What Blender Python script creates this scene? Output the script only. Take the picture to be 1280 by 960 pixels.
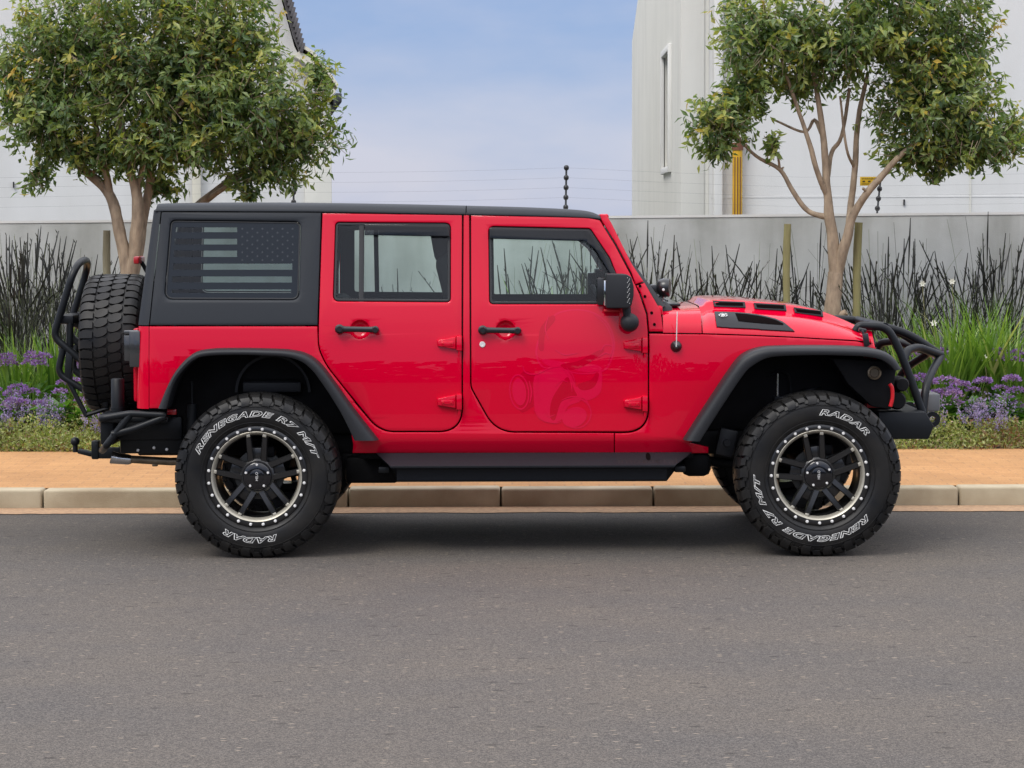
import bpy, bmesh, math, random
from math import sin, cos, pi, radians, atan2, sqrt
from mathutils import Vector, Matrix, noise

for o in list(bpy.data.objects):
    bpy.data.objects.remove(o)
SC = bpy.context.scene
COL = SC.collection
random.seed(7)

# ------------------------------------------------------------------ camera
FPX = 2950.0
CAM_LOC = Vector((0.0, -12.35, 1.71))
PITCH = math.atan(189.0 / FPX)
ROLL = radians(-0.17)
CAM_R = Matrix.Rotation(pi / 2 - PITCH, 4, 'X') @ Matrix.Rotation(ROLL, 4, 'Z')
cd = bpy.data.cameras.new('camera')
cam = bpy.data.objects.new('camera', cd)
COL.objects.link(cam)
cam.matrix_world = Matrix.Translation(CAM_LOC) @ CAM_R
cd.sensor_width = 36.0
cd.lens = 36.0 * FPX / 1280.0
cd.clip_end = 2000
SC.camera = cam

# ------------------------------------------------------------------ world, sun, exposure
SUN_EL, SUN_AZ = radians(52), radians(218)      # azimuth: direction the sun stands in, clockwise from +Y
w = bpy.data.worlds.new('World')
SC.world = w
w.use_nodes = True
nt = w.node_tree
nt.nodes.clear()
n_out = nt.nodes.new('ShaderNodeOutputWorld')
n_bg = nt.nodes.new('ShaderNodeBackground')
n_sky = nt.nodes.new('ShaderNodeTexSky')
n_sky.sky_type = 'NISHITA'
n_sky.sun_disc = False
n_sky.sun_elevation = SUN_EL
n_sky.sun_rotation = SUN_AZ
n_sky.air_density = 1.0
n_sky.dust_density = 0.6
n_sky.ozone_density = 2.0
n_bg.inputs['Strength'].default_value = 0.10
n_tc = nt.nodes.new('ShaderNodeTexCoord')
n_map = nt.nodes.new('ShaderNodeMapping')
n_map.inputs['Scale'].default_value = (2.6, 2.6, 7.0)
n_map.inputs['Location'].default_value = (1.35, 0.3, 0.62)
n_noise = nt.nodes.new('ShaderNodeTexNoise')
n_noise.inputs['Scale'].default_value = 1.3
n_noise.inputs['Detail'].default_value = 6
n_noise.inputs['Roughness'].default_value = 0.52
n_ramp = nt.nodes.new('ShaderNodeValToRGB')
n_ramp.color_ramp.elements[0].position = 0.40
n_ramp.color_ramp.elements[0].color = (0.0, 0.0, 0.0, 1)
n_ramp.color_ramp.elements[1].position = 0.63
n_ramp.color_ramp.elements[1].color = (1, 1, 1, 1)
n_sep = nt.nodes.new('ShaderNodeSeparateXYZ')
n_el = nt.nodes.new('ShaderNodeMapRange')       # thin high overcast: whiter overhead
n_el.inputs['From Min'].default_value = 0.02
n_el.inputs['From Max'].default_value = 0.40
n_el.inputs['To Min'].default_value = 0.0
n_el.inputs['To Max'].default_value = 0.25
n_add = nt.nodes.new('ShaderNodeMath'); n_add.operation = 'ADD'; n_add.use_clamp = True
n_cb = nt.nodes.new('ShaderNodeMapRange')       # cloud brightness by height
n_cb.inputs['From Min'].default_value = 0.12
n_cb.inputs['From Max'].default_value = 0.75
n_cb.inputs['To Min'].default_value = 0.0
n_cb.inputs['To Max'].default_value = 1.0
n_cc = nt.nodes.new('ShaderNodeMixRGB'); 
n_lo = nt.nodes.new('ShaderNodeMixRGB')
n_lo.inputs[1].default_value = (2.75, 3.85, 6.3, 1)
n_lo.inputs[2].default_value = (5.35, 5.45, 6.7, 1)
n_cc.inputs[2].default_value = (16.9, 17.1, 18.4, 1)
n_mix = nt.nodes.new('ShaderNodeMixRGB')
L = nt.links.new
L(n_tc.outputs['Generated'], n_map.inputs['Vector'])
L(n_map.outputs['Vector'], n_noise.inputs['Vector'])
L(n_noise.outputs['Fac'], n_ramp.inputs['Fac'])
L(n_tc.outputs['Generated'], n_sep.inputs[0])
L(n_sep.outputs['Z'], n_el.inputs['Value'])
L(n_sep.outputs['Z'], n_cb.inputs['Value'])
L(n_ramp.outputs['Color'], n_lo.inputs[0])
L(n_lo.outputs['Color'], n_cc.inputs[1])
n_add.inputs[0].default_value = 0.84
L(n_el.outputs['Result'], n_add.inputs[1])
L(n_cb.outputs['Result'], n_cc.inputs[0])
L(n_add.outputs[0], n_mix.inputs[0])
L(n_sky.outputs['Color'], n_mix.inputs[1])
L(n_cc.outputs['Color'], n_mix.inputs[2])
L(n_mix.outputs['Color'], n_bg.inputs['Color'])
L(n_bg.outputs['Background'], n_out.inputs['Surface'])

sd = bpy.data.lights.new('sun', 'SUN')
sd.energy = 1.5
sd.angle = radians(24)
sd.color = (1.0, 0.95, 0.87)
sun = bpy.data.objects.new('sun', sd)
COL.objects.link(sun)
sdir = Vector((sin(SUN_AZ) * cos(SUN_EL), cos(SUN_AZ) * cos(SUN_EL), sin(SUN_EL)))
sun.rotation_euler = sdir.to_track_quat('Z', 'Y').to_euler()
sun.location = (0, 0, 30)
SC.view_settings.view_transform = 'Standard'
SC.view_settings.look = 'None'
SC.view_settings.gamma = 1.0
SC.view_settings.use_curve_mapping = False
SC.view_settings.exposure = 0.2

# ------------------------------------------------------------------ helpers
def at(px, py, Y):
    d = CAM_R.to_3x3() @ Vector(((px - 640.0) / FPX, -(py - 480.0) / FPX, -1.0))
    return CAM_LOC + d * ((Y - CAM_LOC.y) / d.y)

def tag(o, label=None, cat=None, group=None, kind=None):
    if label: o['label'] = label
    if cat: o['category'] = cat
    if group: o['group'] = group
    if kind: o['kind'] = kind
    return o

def empty(name, loc=(0, 0, 0), rz=0.0):
    o = bpy.data.objects.new(name, None)
    o.empty_display_size = 0.2
    COL.objects.link(o)
    o.location = loc
    o.rotation_euler = (0, 0, rz)
    return o

def link_mesh(name, me, parent=None, local=False):
    o = bpy.data.objects.new(name, me)
    COL.objects.link(o)
    if parent is not None:
        o.parent = parent
        if not local and parent.type == 'EMPTY':
            o.matrix_parent_inverse = Matrix.Translation(-Vector(parent.location))
    return o

def mk(name, bm, mat, parent=None, smooth=35, local=False, recalc=True):
    if recalc:
        bmesh.ops.recalc_face_normals(bm, faces=bm.faces[:])
    me = bpy.data.meshes.new(name)
    bm.to_mesh(me)
    bm.free()
    mats = mat if isinstance(mat, (list, tuple)) else [mat]
    for m in mats:
        me.materials.append(m)
    if smooth:
        for p in me.polygons:
            p.use_smooth = True
        me.set_sharp_from_angle(angle=radians(smooth))
    return link_mesh(name, me, parent, local)

def cat_tree(o, parent):
    c = o.copy()
    COL.objects.link(c)
    c.parent = parent
    for ch in list(o.children):
        cat_tree(ch, c)
    return c

def kids(o):
    return [x for x in bpy.data.objects if x.parent is o]

def copy_thing(o, loc, rz=0.0, sc=1.0, label=None):
    def rec(src, parent):
        c = src.copy()
        COL.objects.link(c)
        c.parent = parent
        for ch in kids(src):
            rec(ch, c)
        return c
    c = rec(o, None)
    c.location = loc
    c.rotation_euler = (0, 0, rz)
    c.scale = (sc, sc, sc)
    if label: c['label'] = label
    return c

def add_box(bm, c, s, bev=0.0, R=None, seg=2):
    t = bmesh.new()
    bmesh.ops.create_cube(t, size=1.0)
    bmesh.ops.scale(t, vec=Vector(s), verts=t.verts)
    if bev > 0:
        bmesh.ops.bevel(t, geom=t.edges[:], offset=bev, segments=seg, profile=0.5, affect='EDGES')
    M = Matrix.Translation(Vector(c))
    if R is not None:
        M = M @ R.to_4x4()
    bmesh.ops.transform(t, matrix=M, verts=t.verts)
    merge(bm, t)

def merge(bm, t):
    me = bpy.data.meshes.new('tmp')
    t.to_mesh(me)
    t.free()
    bm.from_mesh(me)
    bpy.data.meshes.remove(me)

def catmull(pts, sub=6, closed=False):
    P = [Vector(p) for p in pts]
    n = len(P)
    out = []
    rng = n if closed else n - 1
    for i in range(rng):
        p1, p2 = P[i], P[(i + 1) % n]
        p0 = P[(i - 1) % n] if (closed or i > 0) else p1 * 2 - p2
        p3 = P[(i + 2) % n] if (closed or i + 2 < n) else p2 * 2 - p1
        for k in range(sub):
            t = k / sub
            out.append(0.5 * ((2 * p1) + (p2 - p0) * t + (2 * p0 - 5 * p1 + 4 * p2 - p3) * t * t + (3 * p1 - p0 - 3 * p2 + p3) * t ** 3))
    if not closed:
        out.append(P[-1])
    return out

def add_tube(bm, pts, r, n=10, cap=True, col=None):
    P = [Vector(p) for p in pts]
    m = len(P)
    rs = r if isinstance(r, (list, tuple)) else [r] * m
    T = []
    for i in range(m):
        a = P[max(i - 1, 0)]
        b = P[min(i + 1, m - 1)]
        d = (b - a)
        T.append(d.normalized() if d.length > 1e-9 else Vector((0, 0, 1)))
    u = T[0].orthogonal().normalized()
    rings = []
    for i in range(m):
        u = (u - T[i] * u.dot(T[i]))
        u = u.normalized() if u.length > 1e-6 else T[i].orthogonal().normalized()
        v = T[i].cross(u)
        rings.append([bm.verts.new(P[i] + (u * cos(2 * pi * k / n) + v * sin(2 * pi * k / n)) * rs[i]) for k in range(n)])
    for i in range(m - 1):
        for k in range(n):
            bm.faces.new((rings[i][k], rings[i][(k + 1) % n], rings[i + 1][(k + 1) % n], rings[i + 1][k]))
    if cap and n > 2:
        bm.faces.new(rings[0][::-1])
        bm.faces.new(rings[-1])
    return rings

def round_path(pts, r=0.06, seg=6):
    """polyline with filleted corners"""
    P = [Vector(p) for p in pts]
    out = [P[0]]
    for i in range(1, len(P) - 1):
        a, b, c = P[i - 1], P[i], P[i + 1]
        la, lc = (a - b).length, (c - b).length
        ri = r[i - 1] if isinstance(r, (list, tuple)) else r
        q = min(ri, la * 0.48, lc * 0.48)
        s = b + (a - b).normalized() * q
        e = b + (c - b).normalized() * q
        for k in range(seg + 1):
            t = k / seg
            out.append(s * (1 - t) ** 2 + b * 2 * t * (1 - t) + e * t * t)
    out.append(P[-1])
    return out

def lathe_y(bm, prof, n=64, closed=False, cx=0.0, cy=0.0, cz=0.0, a0=0.0, a1=2 * pi):
    """prof: (radius, y). revolves about the Y axis"""
    full = abs(a1 - a0 - 2 * pi) < 1e-6
    cnt = n if full else n + 1
    rings = []
    for (r, y) in prof:
        if r < 1e-6:
            rings.append([bm.verts.new((cx, cy + y, cz))])
        else:
            rings.append([bm.verts.new((cx + r * cos(a0 + (a1 - a0) * k / n), cy + y, cz + r * sin(a0 + (a1 - a0) * k / n))) for k in range(cnt)])
    pairs = list(zip(rings[:-1], rings[1:]))
    if closed:
        pairs.append((rings[-1], rings[0]))
    for A, B in pairs:
        for k in range(n):
            k2 = (k + 1) % cnt
            if len(A) == 1 and len(B) == 1:
                continue
            if len(A) == 1:
                bm.faces.new((A[0], B[k2], B[k]))
            elif len(B) == 1:
                bm.faces.new((A[k], A[k2], B[0]))
            else:
                bm.faces.new((A[k], A[k2], B[k2], B[k]))

def interp(x, xs, ys_):
    if x <= xs[0]: return ys_[0]
    if x >= xs[-1]: return ys_[-1]
    for i in range(len(xs) - 1):
        if x <= xs[i + 1]:
            t = (x - xs[i]) / (xs[i + 1] - xs[i])
            return ys_[i] * (1 - t) + ys_[i + 1] * t

def smooth_interp(x, xs, ys_):
    n = len(xs)
    if x <= xs[0]: return ys_[0]
    if x >= xs[-1]: return ys_[-1]
    for i in range(n - 1):
        if x <= xs[i + 1]:
            h = xs[i + 1] - xs[i]
            def slope(k):
                if k == 0: return (ys_[1] - ys_[0]) / (xs[1] - xs[0])
                if k == n - 1: return (ys_[-1] - ys_[-2]) / (xs[-1] - xs[-2])
                return (ys_[k + 1] - ys_[k - 1]) / (xs[k + 1] - xs[k - 1])
            t = (x - xs[i]) / h
            m0, m1 = slope(i) * h, slope(i + 1) * h
            return (2*t**3-3*t*t+1)*ys_[i] + (t**3-2*t*t+t)*m0 + (-2*t**3+3*t*t)*ys_[i+1] + (t**3-t*t)*m1

# ------------------------------------------------------------------ materials
def mat(name, col, rough=0.5, metal=0.0, coat=0.0, coatr=0.03, spec=0.5, var=0.0, vscale=6.0, var2=None,
        bump=0.0, bscale=150.0, rvar=0.0, detail=5, stretch=None, trans=0.0, coatior=1.5):
    m = bpy.data.materials.new(name)
    m.use_nodes = True
    t = m.node_tree
    b = t.nodes['Principled BSDF']
    b.inputs['Base Color'].default_value = (*col, 1)
    b.inputs['Roughness'].default_value = rough
    b.inputs['Metallic'].default_value = metal
    b.inputs['Coat Weight'].default_value = coat
    b.inputs['Coat Roughness'].default_value = coatr
    b.inputs['Coat IOR'].default_value = coatior
    b.inputs['Specular IOR Level'].default_value = spec
    tc = t.nodes.new('ShaderNodeTexCoord')
    src = tc.outputs['Object']
    if stretch:
        mp = t.nodes.new('ShaderNodeMapping')
        mp.inputs['Scale'].default_value = stretch
        t.links.new(src, mp.inputs['Vector'])
        src = mp.outputs['Vector']
    if var > 0 or var2 or rvar > 0:
        n = t.nodes.new('ShaderNodeTexNoise')
        n.inputs['Scale'].default_value = vscale
        n.inputs['Detail'].default_value = detail
        t.links.new(src, n.inputs['Vector'])
        r = t.nodes.new('ShaderNodeMapRange')
        r.inputs['From Min'].default_value = 0.3
        r.inputs['From Max'].default_value = 0.7
        t.links.new(n.outputs['Fac'], r.inputs['Value'])
        if var > 0 or var2:
            mx = t.nodes.new('ShaderNodeMixRGB')
            c2 = var2 if var2 else tuple(c * (1 + var) for c in col)
            c1 = col if var2 else tuple(c * (1 - var) for c in col)
            mx.inputs[1].default_value = (*c1, 1)
            mx.inputs[2].default_value = (*c2, 1)
            t.links.new(r.outputs['Result'], mx.inputs[0])
            t.links.new(mx.outputs['Color'], b.inputs['Base Color'])
        if rvar > 0:
            rr = t.nodes.new('ShaderNodeMapRange')
            rr.inputs['To Min'].default_value = max(0.02, rough - rvar)
            rr.inputs['To Max'].default_value = min(1, rough + rvar)
            t.links.new(r.outputs['Result'], rr.inputs['Value'])
            t.links.new(rr.outputs['Result'], b.inputs['Roughness'])
    if bump > 0:
        n2 = t.nodes.new('ShaderNodeTexNoise')
        n2.inputs['Scale'].default_value = bscale
        n2.inputs['Detail'].default_value = 3
        t.links.new(src, n2.inputs['Vector'])
        bp = t.nodes.new('ShaderNodeBump')
        bp.inputs['Strength'].default_value = bump
        bp.inputs['Distance'].default_value = 0.01
        t.links.new(n2.outputs['Fac'], bp.inputs['Height'])
        t.links.new(bp.outputs['Normal'], b.inputs['Normal'])
    return m

def glass_mat(name, tint, rough=0.0, ior=1.5):
    m = bpy.data.materials.new(name)
    m.use_nodes = True
    t = m.node_tree
    t.nodes.clear()
    o = t.nodes.new('ShaderNodeOutputMaterial')
    tr = t.nodes.new('ShaderNodeBsdfTransparent')
    tr.inputs['Color'].default_value = (*tint, 1)
    gl = t.nodes.new('ShaderNodeBsdfGlossy')
    gl.inputs['Roughness'].default_value = rough
    fr = t.nodes.new('ShaderNodeFresnel')
    fr.inputs['IOR'].default_value = ior
    mx = t.nodes.new('ShaderNodeMixShader')
    t.links.new(fr.outputs[0], mx.inputs[0])
    t.links.new(tr.outputs[0], mx.inputs[1])
    t.links.new(gl.outputs[0], mx.inputs[2])
    t.links.new(mx.outputs[0], o.inputs['Surface'])
    return m

M = {}
M['red'] = mat('red_paint', (0.62, 0.0002, 0.024), rough=0.5, coat=1.0, coatr=0.012, spec=0.0, coatior=1.46)
M['decal'] = mat('decal_red', (0.665, 0.003, 0.046), rough=0.5, coat=1.0, coatr=0.03, spec=0.0, coatior=1.46)
M['decal_dark'] = mat('decal_deep_red', (0.51, 0.0002, 0.021), rough=0.5, coat=1.0, coatr=0.02, spec=0.0, coatior=1.46)
M['decal_soft'] = mat('decal_soft_red', (0.632, 0.0008, 0.029), rough=0.5, coat=1.0, coatr=0.02, spec=0.0, coatior=1.46)
M['hardtop'] = mat('textured_black', (0.021, 0.0245, 0.030), rough=0.52, spec=0.30, bump=0.12, bscale=500, rvar=0.05, vscale=3)
M['flare'] = mat('flare_plastic', (0.018, 0.019, 0.022), rough=0.50, spec=0.34, bump=0.08, bscale=600, rvar=0.06, vscale=4)
M['blackmetal'] = mat('powder_coat_black', (0.008, 0.0095, 0.0115), rough=0.40, spec=0.30, bump=0.06, bscale=700, rvar=0.06, vscale=8)
M['dark'] = mat('underbody_black', (0.005, 0.005, 0.006), rough=0.65, spec=0.2, var=0.5, vscale=9)
M['gap'] = mat('shut_line_black', (0.004, 0.002, 0.002), rough=0.9, spec=0.05)
M['rubber'] = mat('seal_rubber', (0.018, 0.019, 0.021), rough=0.55)
M['tyre'] = mat('tyre_rubber', (0.0075, 0.008, 0.0092), rough=0.46, spec=0.32, var2=(0.017, 0.0155, 0.0135), vscale=9, bump=0.1, bscale=300, rvar=0.08)
M['white'] = mat('tyre_white', (0.62, 0.62, 0.60), rough=0.6)
M['rim'] = mat('rim_black', (0.010, 0.0100, 0.0105), rough=0.32, spec=0.5, coat=0.45, coatr=0.12)
M['gloss'] = mat('gloss_black', (0.006, 0.006, 0.008), rough=0.08, coat=0.5)
M['machined'] = mat('machined_metal', (0.50, 0.47, 0.39), rough=0.42, metal=0.55)
M['chrome'] = mat('chrome', (0.72, 0.72, 0.72), rough=0.18, metal=1.0)
M['bolt'] = mat('bolt_steel', (0.82, 0.81, 0.79), rough=0.4, metal=0.2)
M['steel'] = mat('brake_steel', (0.12, 0.12, 0.115), rough=0.5, metal=0.6, var=0.2)
M['exhaust'] = mat('exhaust_pipe', (0.30, 0.24, 0.17), rough=0.45, metal=0.8, var=0.3, vscale=20)
M['glass'] = glass_mat('window_glass', (0.885, 0.985, 0.965))
M['privacy'] = glass_mat('privacy_glass', (0.62, 0.72, 0.72))
M['film'] = mat('window_film', (0.014, 0.018, 0.024), rough=0.4, spec=0.0, coat=0.5, coatr=0.01)
M['star'] = mat('film_star', (0.036, 0.041, 0.048), rough=0.4, spec=0.0, coat=1.0, coatr=0.01)
M['visor'] = glass_mat('smoked_visor', (0.10, 0.10, 0.12), rough=0.05, ior=1.55)
M['interior'] = mat('interior_trim', (0.03, 0.031, 0.034), rough=0.7)
M['seat'] = mat('seat_fabric', (0.022, 0.023, 0.025), rough=0.85, bump=0.2, bscale=400)
M['lamp'] = mat('smoked_lens', (0.035, 0.036, 0.038), rough=0.16, coat=1.0)
M['amber'] = mat('clear_amber_lens', (0.10, 0.075, 0.055), rough=0.2, coat=1.0)
M['redplastic'] = mat('red_plastic', (0.42, 0.01, 0.015), rough=0.35, coat=0.5)
M['redhook'] = mat('red_hook_paint', (0.62, 0.008, 0.015), rough=0.4)
M['greybox'] = mat('grey_housing', (0.16, 0.165, 0.17), rough=0.45)
M['mirror'] = mat('mirror_glass', (0.8, 0.82, 0.84), rough=0.02, metal=1.0)

# ------------------------------------------------------------------ setting: ground
def ground_materials():
    # asphalt
    m = bpy.data.materials.new('asphalt')
    m.use_nodes = True
    t = m.node_tree
    b = t.nodes['Principled BSDF']
    tc = t.nodes.new('ShaderNodeTexCoord')
    def noise_(scale, detail=4, rough=0.6, stretch=None):
        n = t.nodes.new('ShaderNodeTexNoise')
        n.inputs['Scale'].default_value = scale
        n.inputs['Detail'].default_value = detail
        n.inputs['Roughness'].default_value = rough
        if stretch:
            mp = t.nodes.new('ShaderNodeMapping')
            mp.inputs['Scale'].default_value = stretch
            t.links.new(tc.outputs['Object'], mp.inputs['Vector'])
            t.links.new(mp.outputs['Vector'], n.inputs['Vector'])
        else:
            t.links.new(tc.outputs['Object'], n.inputs['Vector'])
        return n
    def ramp(src, a, bb, c0, c1):
        r = t.nodes.new('ShaderNodeValToRGB')
        r.color_ramp.elements[0].position = a
        r.color_ramp.elements[1].position = bb
        r.color_ramp.elements[0].color = (*c0, 1)
        r.color_ramp.elements[1].color = (*c1, 1)
        t.links.new(src, r.inputs['Fac'])
        return r
    def mix(kind, fac, a, bb):
        x = t.nodes.new('ShaderNodeMixRGB')
        x.blend_type = kind
        if isinstance(fac, float): x.inputs[0].default_value = fac
        else: t.links.new(fac, x.inputs[0])
        t.links.new(a, x.inputs[1])
        t.links.new(bb, x.inputs[2])
        return x
    fine = noise_(190, 3, 0.75)
    base = ramp(fine.outputs['Fac'], 0.32, 0.70, (0.047, 0.0432, 0.040), (0.170, 0.153, 0.138))
    big = noise_(0.9, 5, 0.6, (0.8, 1.2, 1))
    bigr = ramp(big.outputs['Fac'], 0.3, 0.72, (0.88, 0.89, 0.92), (1.14, 1.09, 1.02))
    c = mix('MULTIPLY', 1.0, base.outputs['Color'], bigr.outputs['Color'])
    streak = t.nodes.new('ShaderNodeTexVoronoi'); streak.inputs['Scale'].default_value = 150
    t.links.new(tc.outputs['Object'], streak.inputs['Vector'])
    spv = t.nodes.new('ShaderNodeSeparateColor'); t.links.new(streak.outputs['Color'], spv.inputs[0])
    sr = ramp(spv.outputs[0], 0.05, 0.95, (0.64, 0.64, 0.65), (1.35, 1.33, 1.29))
    c = mix('MULTIPLY', 1.0, c.outputs['Color'], sr.outputs['Color'])
    # pale chips of aggregate
    v = t.nodes.new('ShaderNodeTexVoronoi'); v.voronoi_dimensions = '2D'
    v.inputs['Scale'].default_value = 26
    mpv = t.nodes.new('ShaderNodeMapping'); mpv.inputs['Scale'].default_value = (0.55, 1.5, 1)
    t.links.new(tc.outputs['Object'], mpv.inputs['Vector']); t.links.new(mpv.outputs['Vector'], v.inputs['Vector'])
    chips = ramp(v.outputs['Distance'], 0.10, 0.20, (1, 1, 1), (0, 0, 0))
    sel = t.nodes.new('ShaderNodeMath'); sel.operation = 'GREATER_THAN'; sel.inputs[1].default_value = 0.925
    sp = t.nodes.new('ShaderNodeSeparateColor')
    t.links.new(v.outputs['Color'], sp.inputs[0])
    t.links.new(sp.outputs[0], sel.inputs[0])
    cm = t.nodes.new('ShaderNodeMath'); cm.operation = 'MULTIPLY'
    t.links.new(chips.outputs['Color'], cm.inputs[0]); t.links.new(sel.outputs[0], cm.inputs[1])
    cm2 = t.nodes.new('ShaderNodeMath'); cm2.operation = 'MULTIPLY'; cm2.inputs[1].default_value = 0.75
    t.links.new(cm.outputs[0], cm2.inputs[0])
    pal = t.nodes.new('ShaderNodeRGB'); pal.outputs[0].default_value = (0.34, 0.28, 0.21, 1)
    c = mix('MIX', cm2.outputs[0], c.outputs['Color'], pal.outputs[0])
    # dark tar flecks
    v2 = t.nodes.new('ShaderNodeTexVoronoi'); v2.voronoi_dimensions = '2D'
    v2.inputs['Scale'].default_value = 2.6
    mp2 = t.nodes.new('ShaderNodeMapping'); mp2.inputs['Scale'].default_value = (0.7, 1.3, 1)
    t.links.new(tc.outputs['Object'], mp2.inputs['Vector']); t.links.new(mp2.outputs['Vector'], v2.inputs['Vector'])
    fl = ramp(v2.outputs['Distance'], 0.03, 0.05, (0.45, 0.45, 0.45), (1, 1, 1))
    c = mix('MULTIPLY', 0.8, c.outputs['Color'], fl.outputs['Color'])
    # road colour darkens gradually towards the gutter, with a wavering edge
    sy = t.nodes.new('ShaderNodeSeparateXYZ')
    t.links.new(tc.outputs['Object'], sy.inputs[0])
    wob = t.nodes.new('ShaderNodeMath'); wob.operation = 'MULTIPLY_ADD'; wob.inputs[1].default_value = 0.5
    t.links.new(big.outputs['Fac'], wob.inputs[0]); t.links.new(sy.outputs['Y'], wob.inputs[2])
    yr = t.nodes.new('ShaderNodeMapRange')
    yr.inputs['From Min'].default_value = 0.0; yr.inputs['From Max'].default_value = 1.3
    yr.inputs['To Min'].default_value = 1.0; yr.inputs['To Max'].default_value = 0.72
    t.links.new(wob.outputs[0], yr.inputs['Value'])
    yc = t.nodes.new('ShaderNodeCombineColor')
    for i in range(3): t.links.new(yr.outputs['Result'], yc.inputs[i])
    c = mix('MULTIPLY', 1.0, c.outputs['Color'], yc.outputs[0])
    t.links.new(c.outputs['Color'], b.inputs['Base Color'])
    b.inputs['Roughness'].default_value = 0.85
    b.inputs['Specular IOR Level'].default_value = 0.3
    bp = t.nodes.new('ShaderNodeBump'); bp.inputs['Strength'].default_value = 0.5; bp.inputs['Distance'].default_value = 0.004
    t.links.new(fine.outputs['Fac'], bp.inputs['Height']); t.links.new(bp.outputs['Normal'], b.inputs['Normal'])
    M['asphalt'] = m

    # brick paving
    m = bpy.data.materials.new('brick_paving')
    m.use_nodes = True
    t = m.node_tree
    b = t.nodes['Principled BSDF']
    tc = t.nodes.new('ShaderNodeTexCoord')
    br = t.nodes.new('ShaderNodeTexBrick')
    br.inputs['Scale'].default_value = 1.0
    br.inputs['Brick Width'].default_value = 0.22
    br.inputs['Row Height'].default_value = 0.11
    br.inputs['Mortar Size'].default_value = 0.006
    br.inputs['Color1'].default_value = (0.49, 0.268, 0.110, 1)
    br.inputs['Color2'].default_value = (0.445, 0.235, 0.094, 1)
    br.inputs['Mortar'].default_value = (0.385, 0.21, 0.095, 1)
    t.links.new(tc.outputs['Object'], br.inputs['Vector'])
    n = t.nodes.new('ShaderNodeTexNoise'); n.inputs['Scale'].default_value = 1.7; n.inputs['Detail'].default_value = 7
    t.links.new(tc.outputs['Object'], n.inputs['Vector'])
    r = t.nodes.new('ShaderNodeValToRGB')
    r.color_ramp.elements[0].position = 0.3; r.color_ramp.elements[0].color = (0.84, 0.82, 0.80, 1)
    r.color_ramp.elements[1].position = 0.7; r.color_ramp.elements[1].color = (1.08, 1.06, 1.04, 1)
    t.links.new(n.outputs['Fac'], r.inputs['Fac'])
    n3 = t.nodes.new('ShaderNodeTexNoise'); n3.inputs['Scale'].default_value = 90; n3.inputs['Detail'].default_value = 2
    t.links.new(tc.outputs['Object'], n3.inputs['Vector'])
    r3 = t.nodes.new('ShaderNodeValToRGB')
    r3.color_ramp.elements[0].position = 0.35; r3.color_ramp.elements[0].color = (0.85, 0.83, 0.8, 1)
    r3.color_ramp.elements[1].position = 0.65; r3.color_ramp.elements[1].color = (1.08, 1.08, 1.08, 1)
    t.links.new(n3.outputs['Fac'], r3.inputs['Fac'])
    x = t.nodes.new('ShaderNodeMixRGB'); x.blend_type = 'MULTIPLY'; x.inputs[0].default_value = 1
    t.links.new(br.outputs['Color'], x.inputs[1]); t.links.new(r.outputs['Color'], x.inputs[2])
    x2 = t.nodes.new('ShaderNodeMixRGB'); x2.blend_type = 'MULTIPLY'; x2.inputs[0].default_value = 1
    t.links.new(x.outputs['Color'], x2.inputs[1]); t.links.new(r3.outputs['Color'], x2.inputs[2])
    t.links.new(x2.outputs['Color'], b.inputs['Base Color'])
    b.inputs['Roughness'].default_value = 0.9
    bp = t.nodes.new('ShaderNodeBump'); bp.inputs['Strength'].default_value = 0.4; bp.inputs['Distance'].default_value = 0.004
    t.links.new(br.outputs['Fac'], bp.inputs['Height']); bp.invert = True
    t.links.new(bp.outputs['Normal'], b.inputs['Normal'])
    M['paving'] = m
ground_materials()
M['sand'] = mat('gutter_sand', (0.44, 0.28, 0.16), rough=0.95, var2=(0.30, 0.19, 0.115), vscale=40, bump=0.4, bscale=200)
M['kerb'] = mat('kerb_concrete', (0.47, 0.405, 0.285), rough=0.9, var2=(0.30, 0.24, 0.155), vscale=3.5, bump=0.25, bscale=160, detail=9)
M['soil'] = mat('bed_soil', (0.055, 0.036, 0.024), rough=1.0, var=0.4, vscale=12, bump=0.6, bscale=60)
M['earth'] = mat('open_ground', (0.020, 0.027, 0.013), rough=1.0, var=0.3, vscale=0.5)

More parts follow.
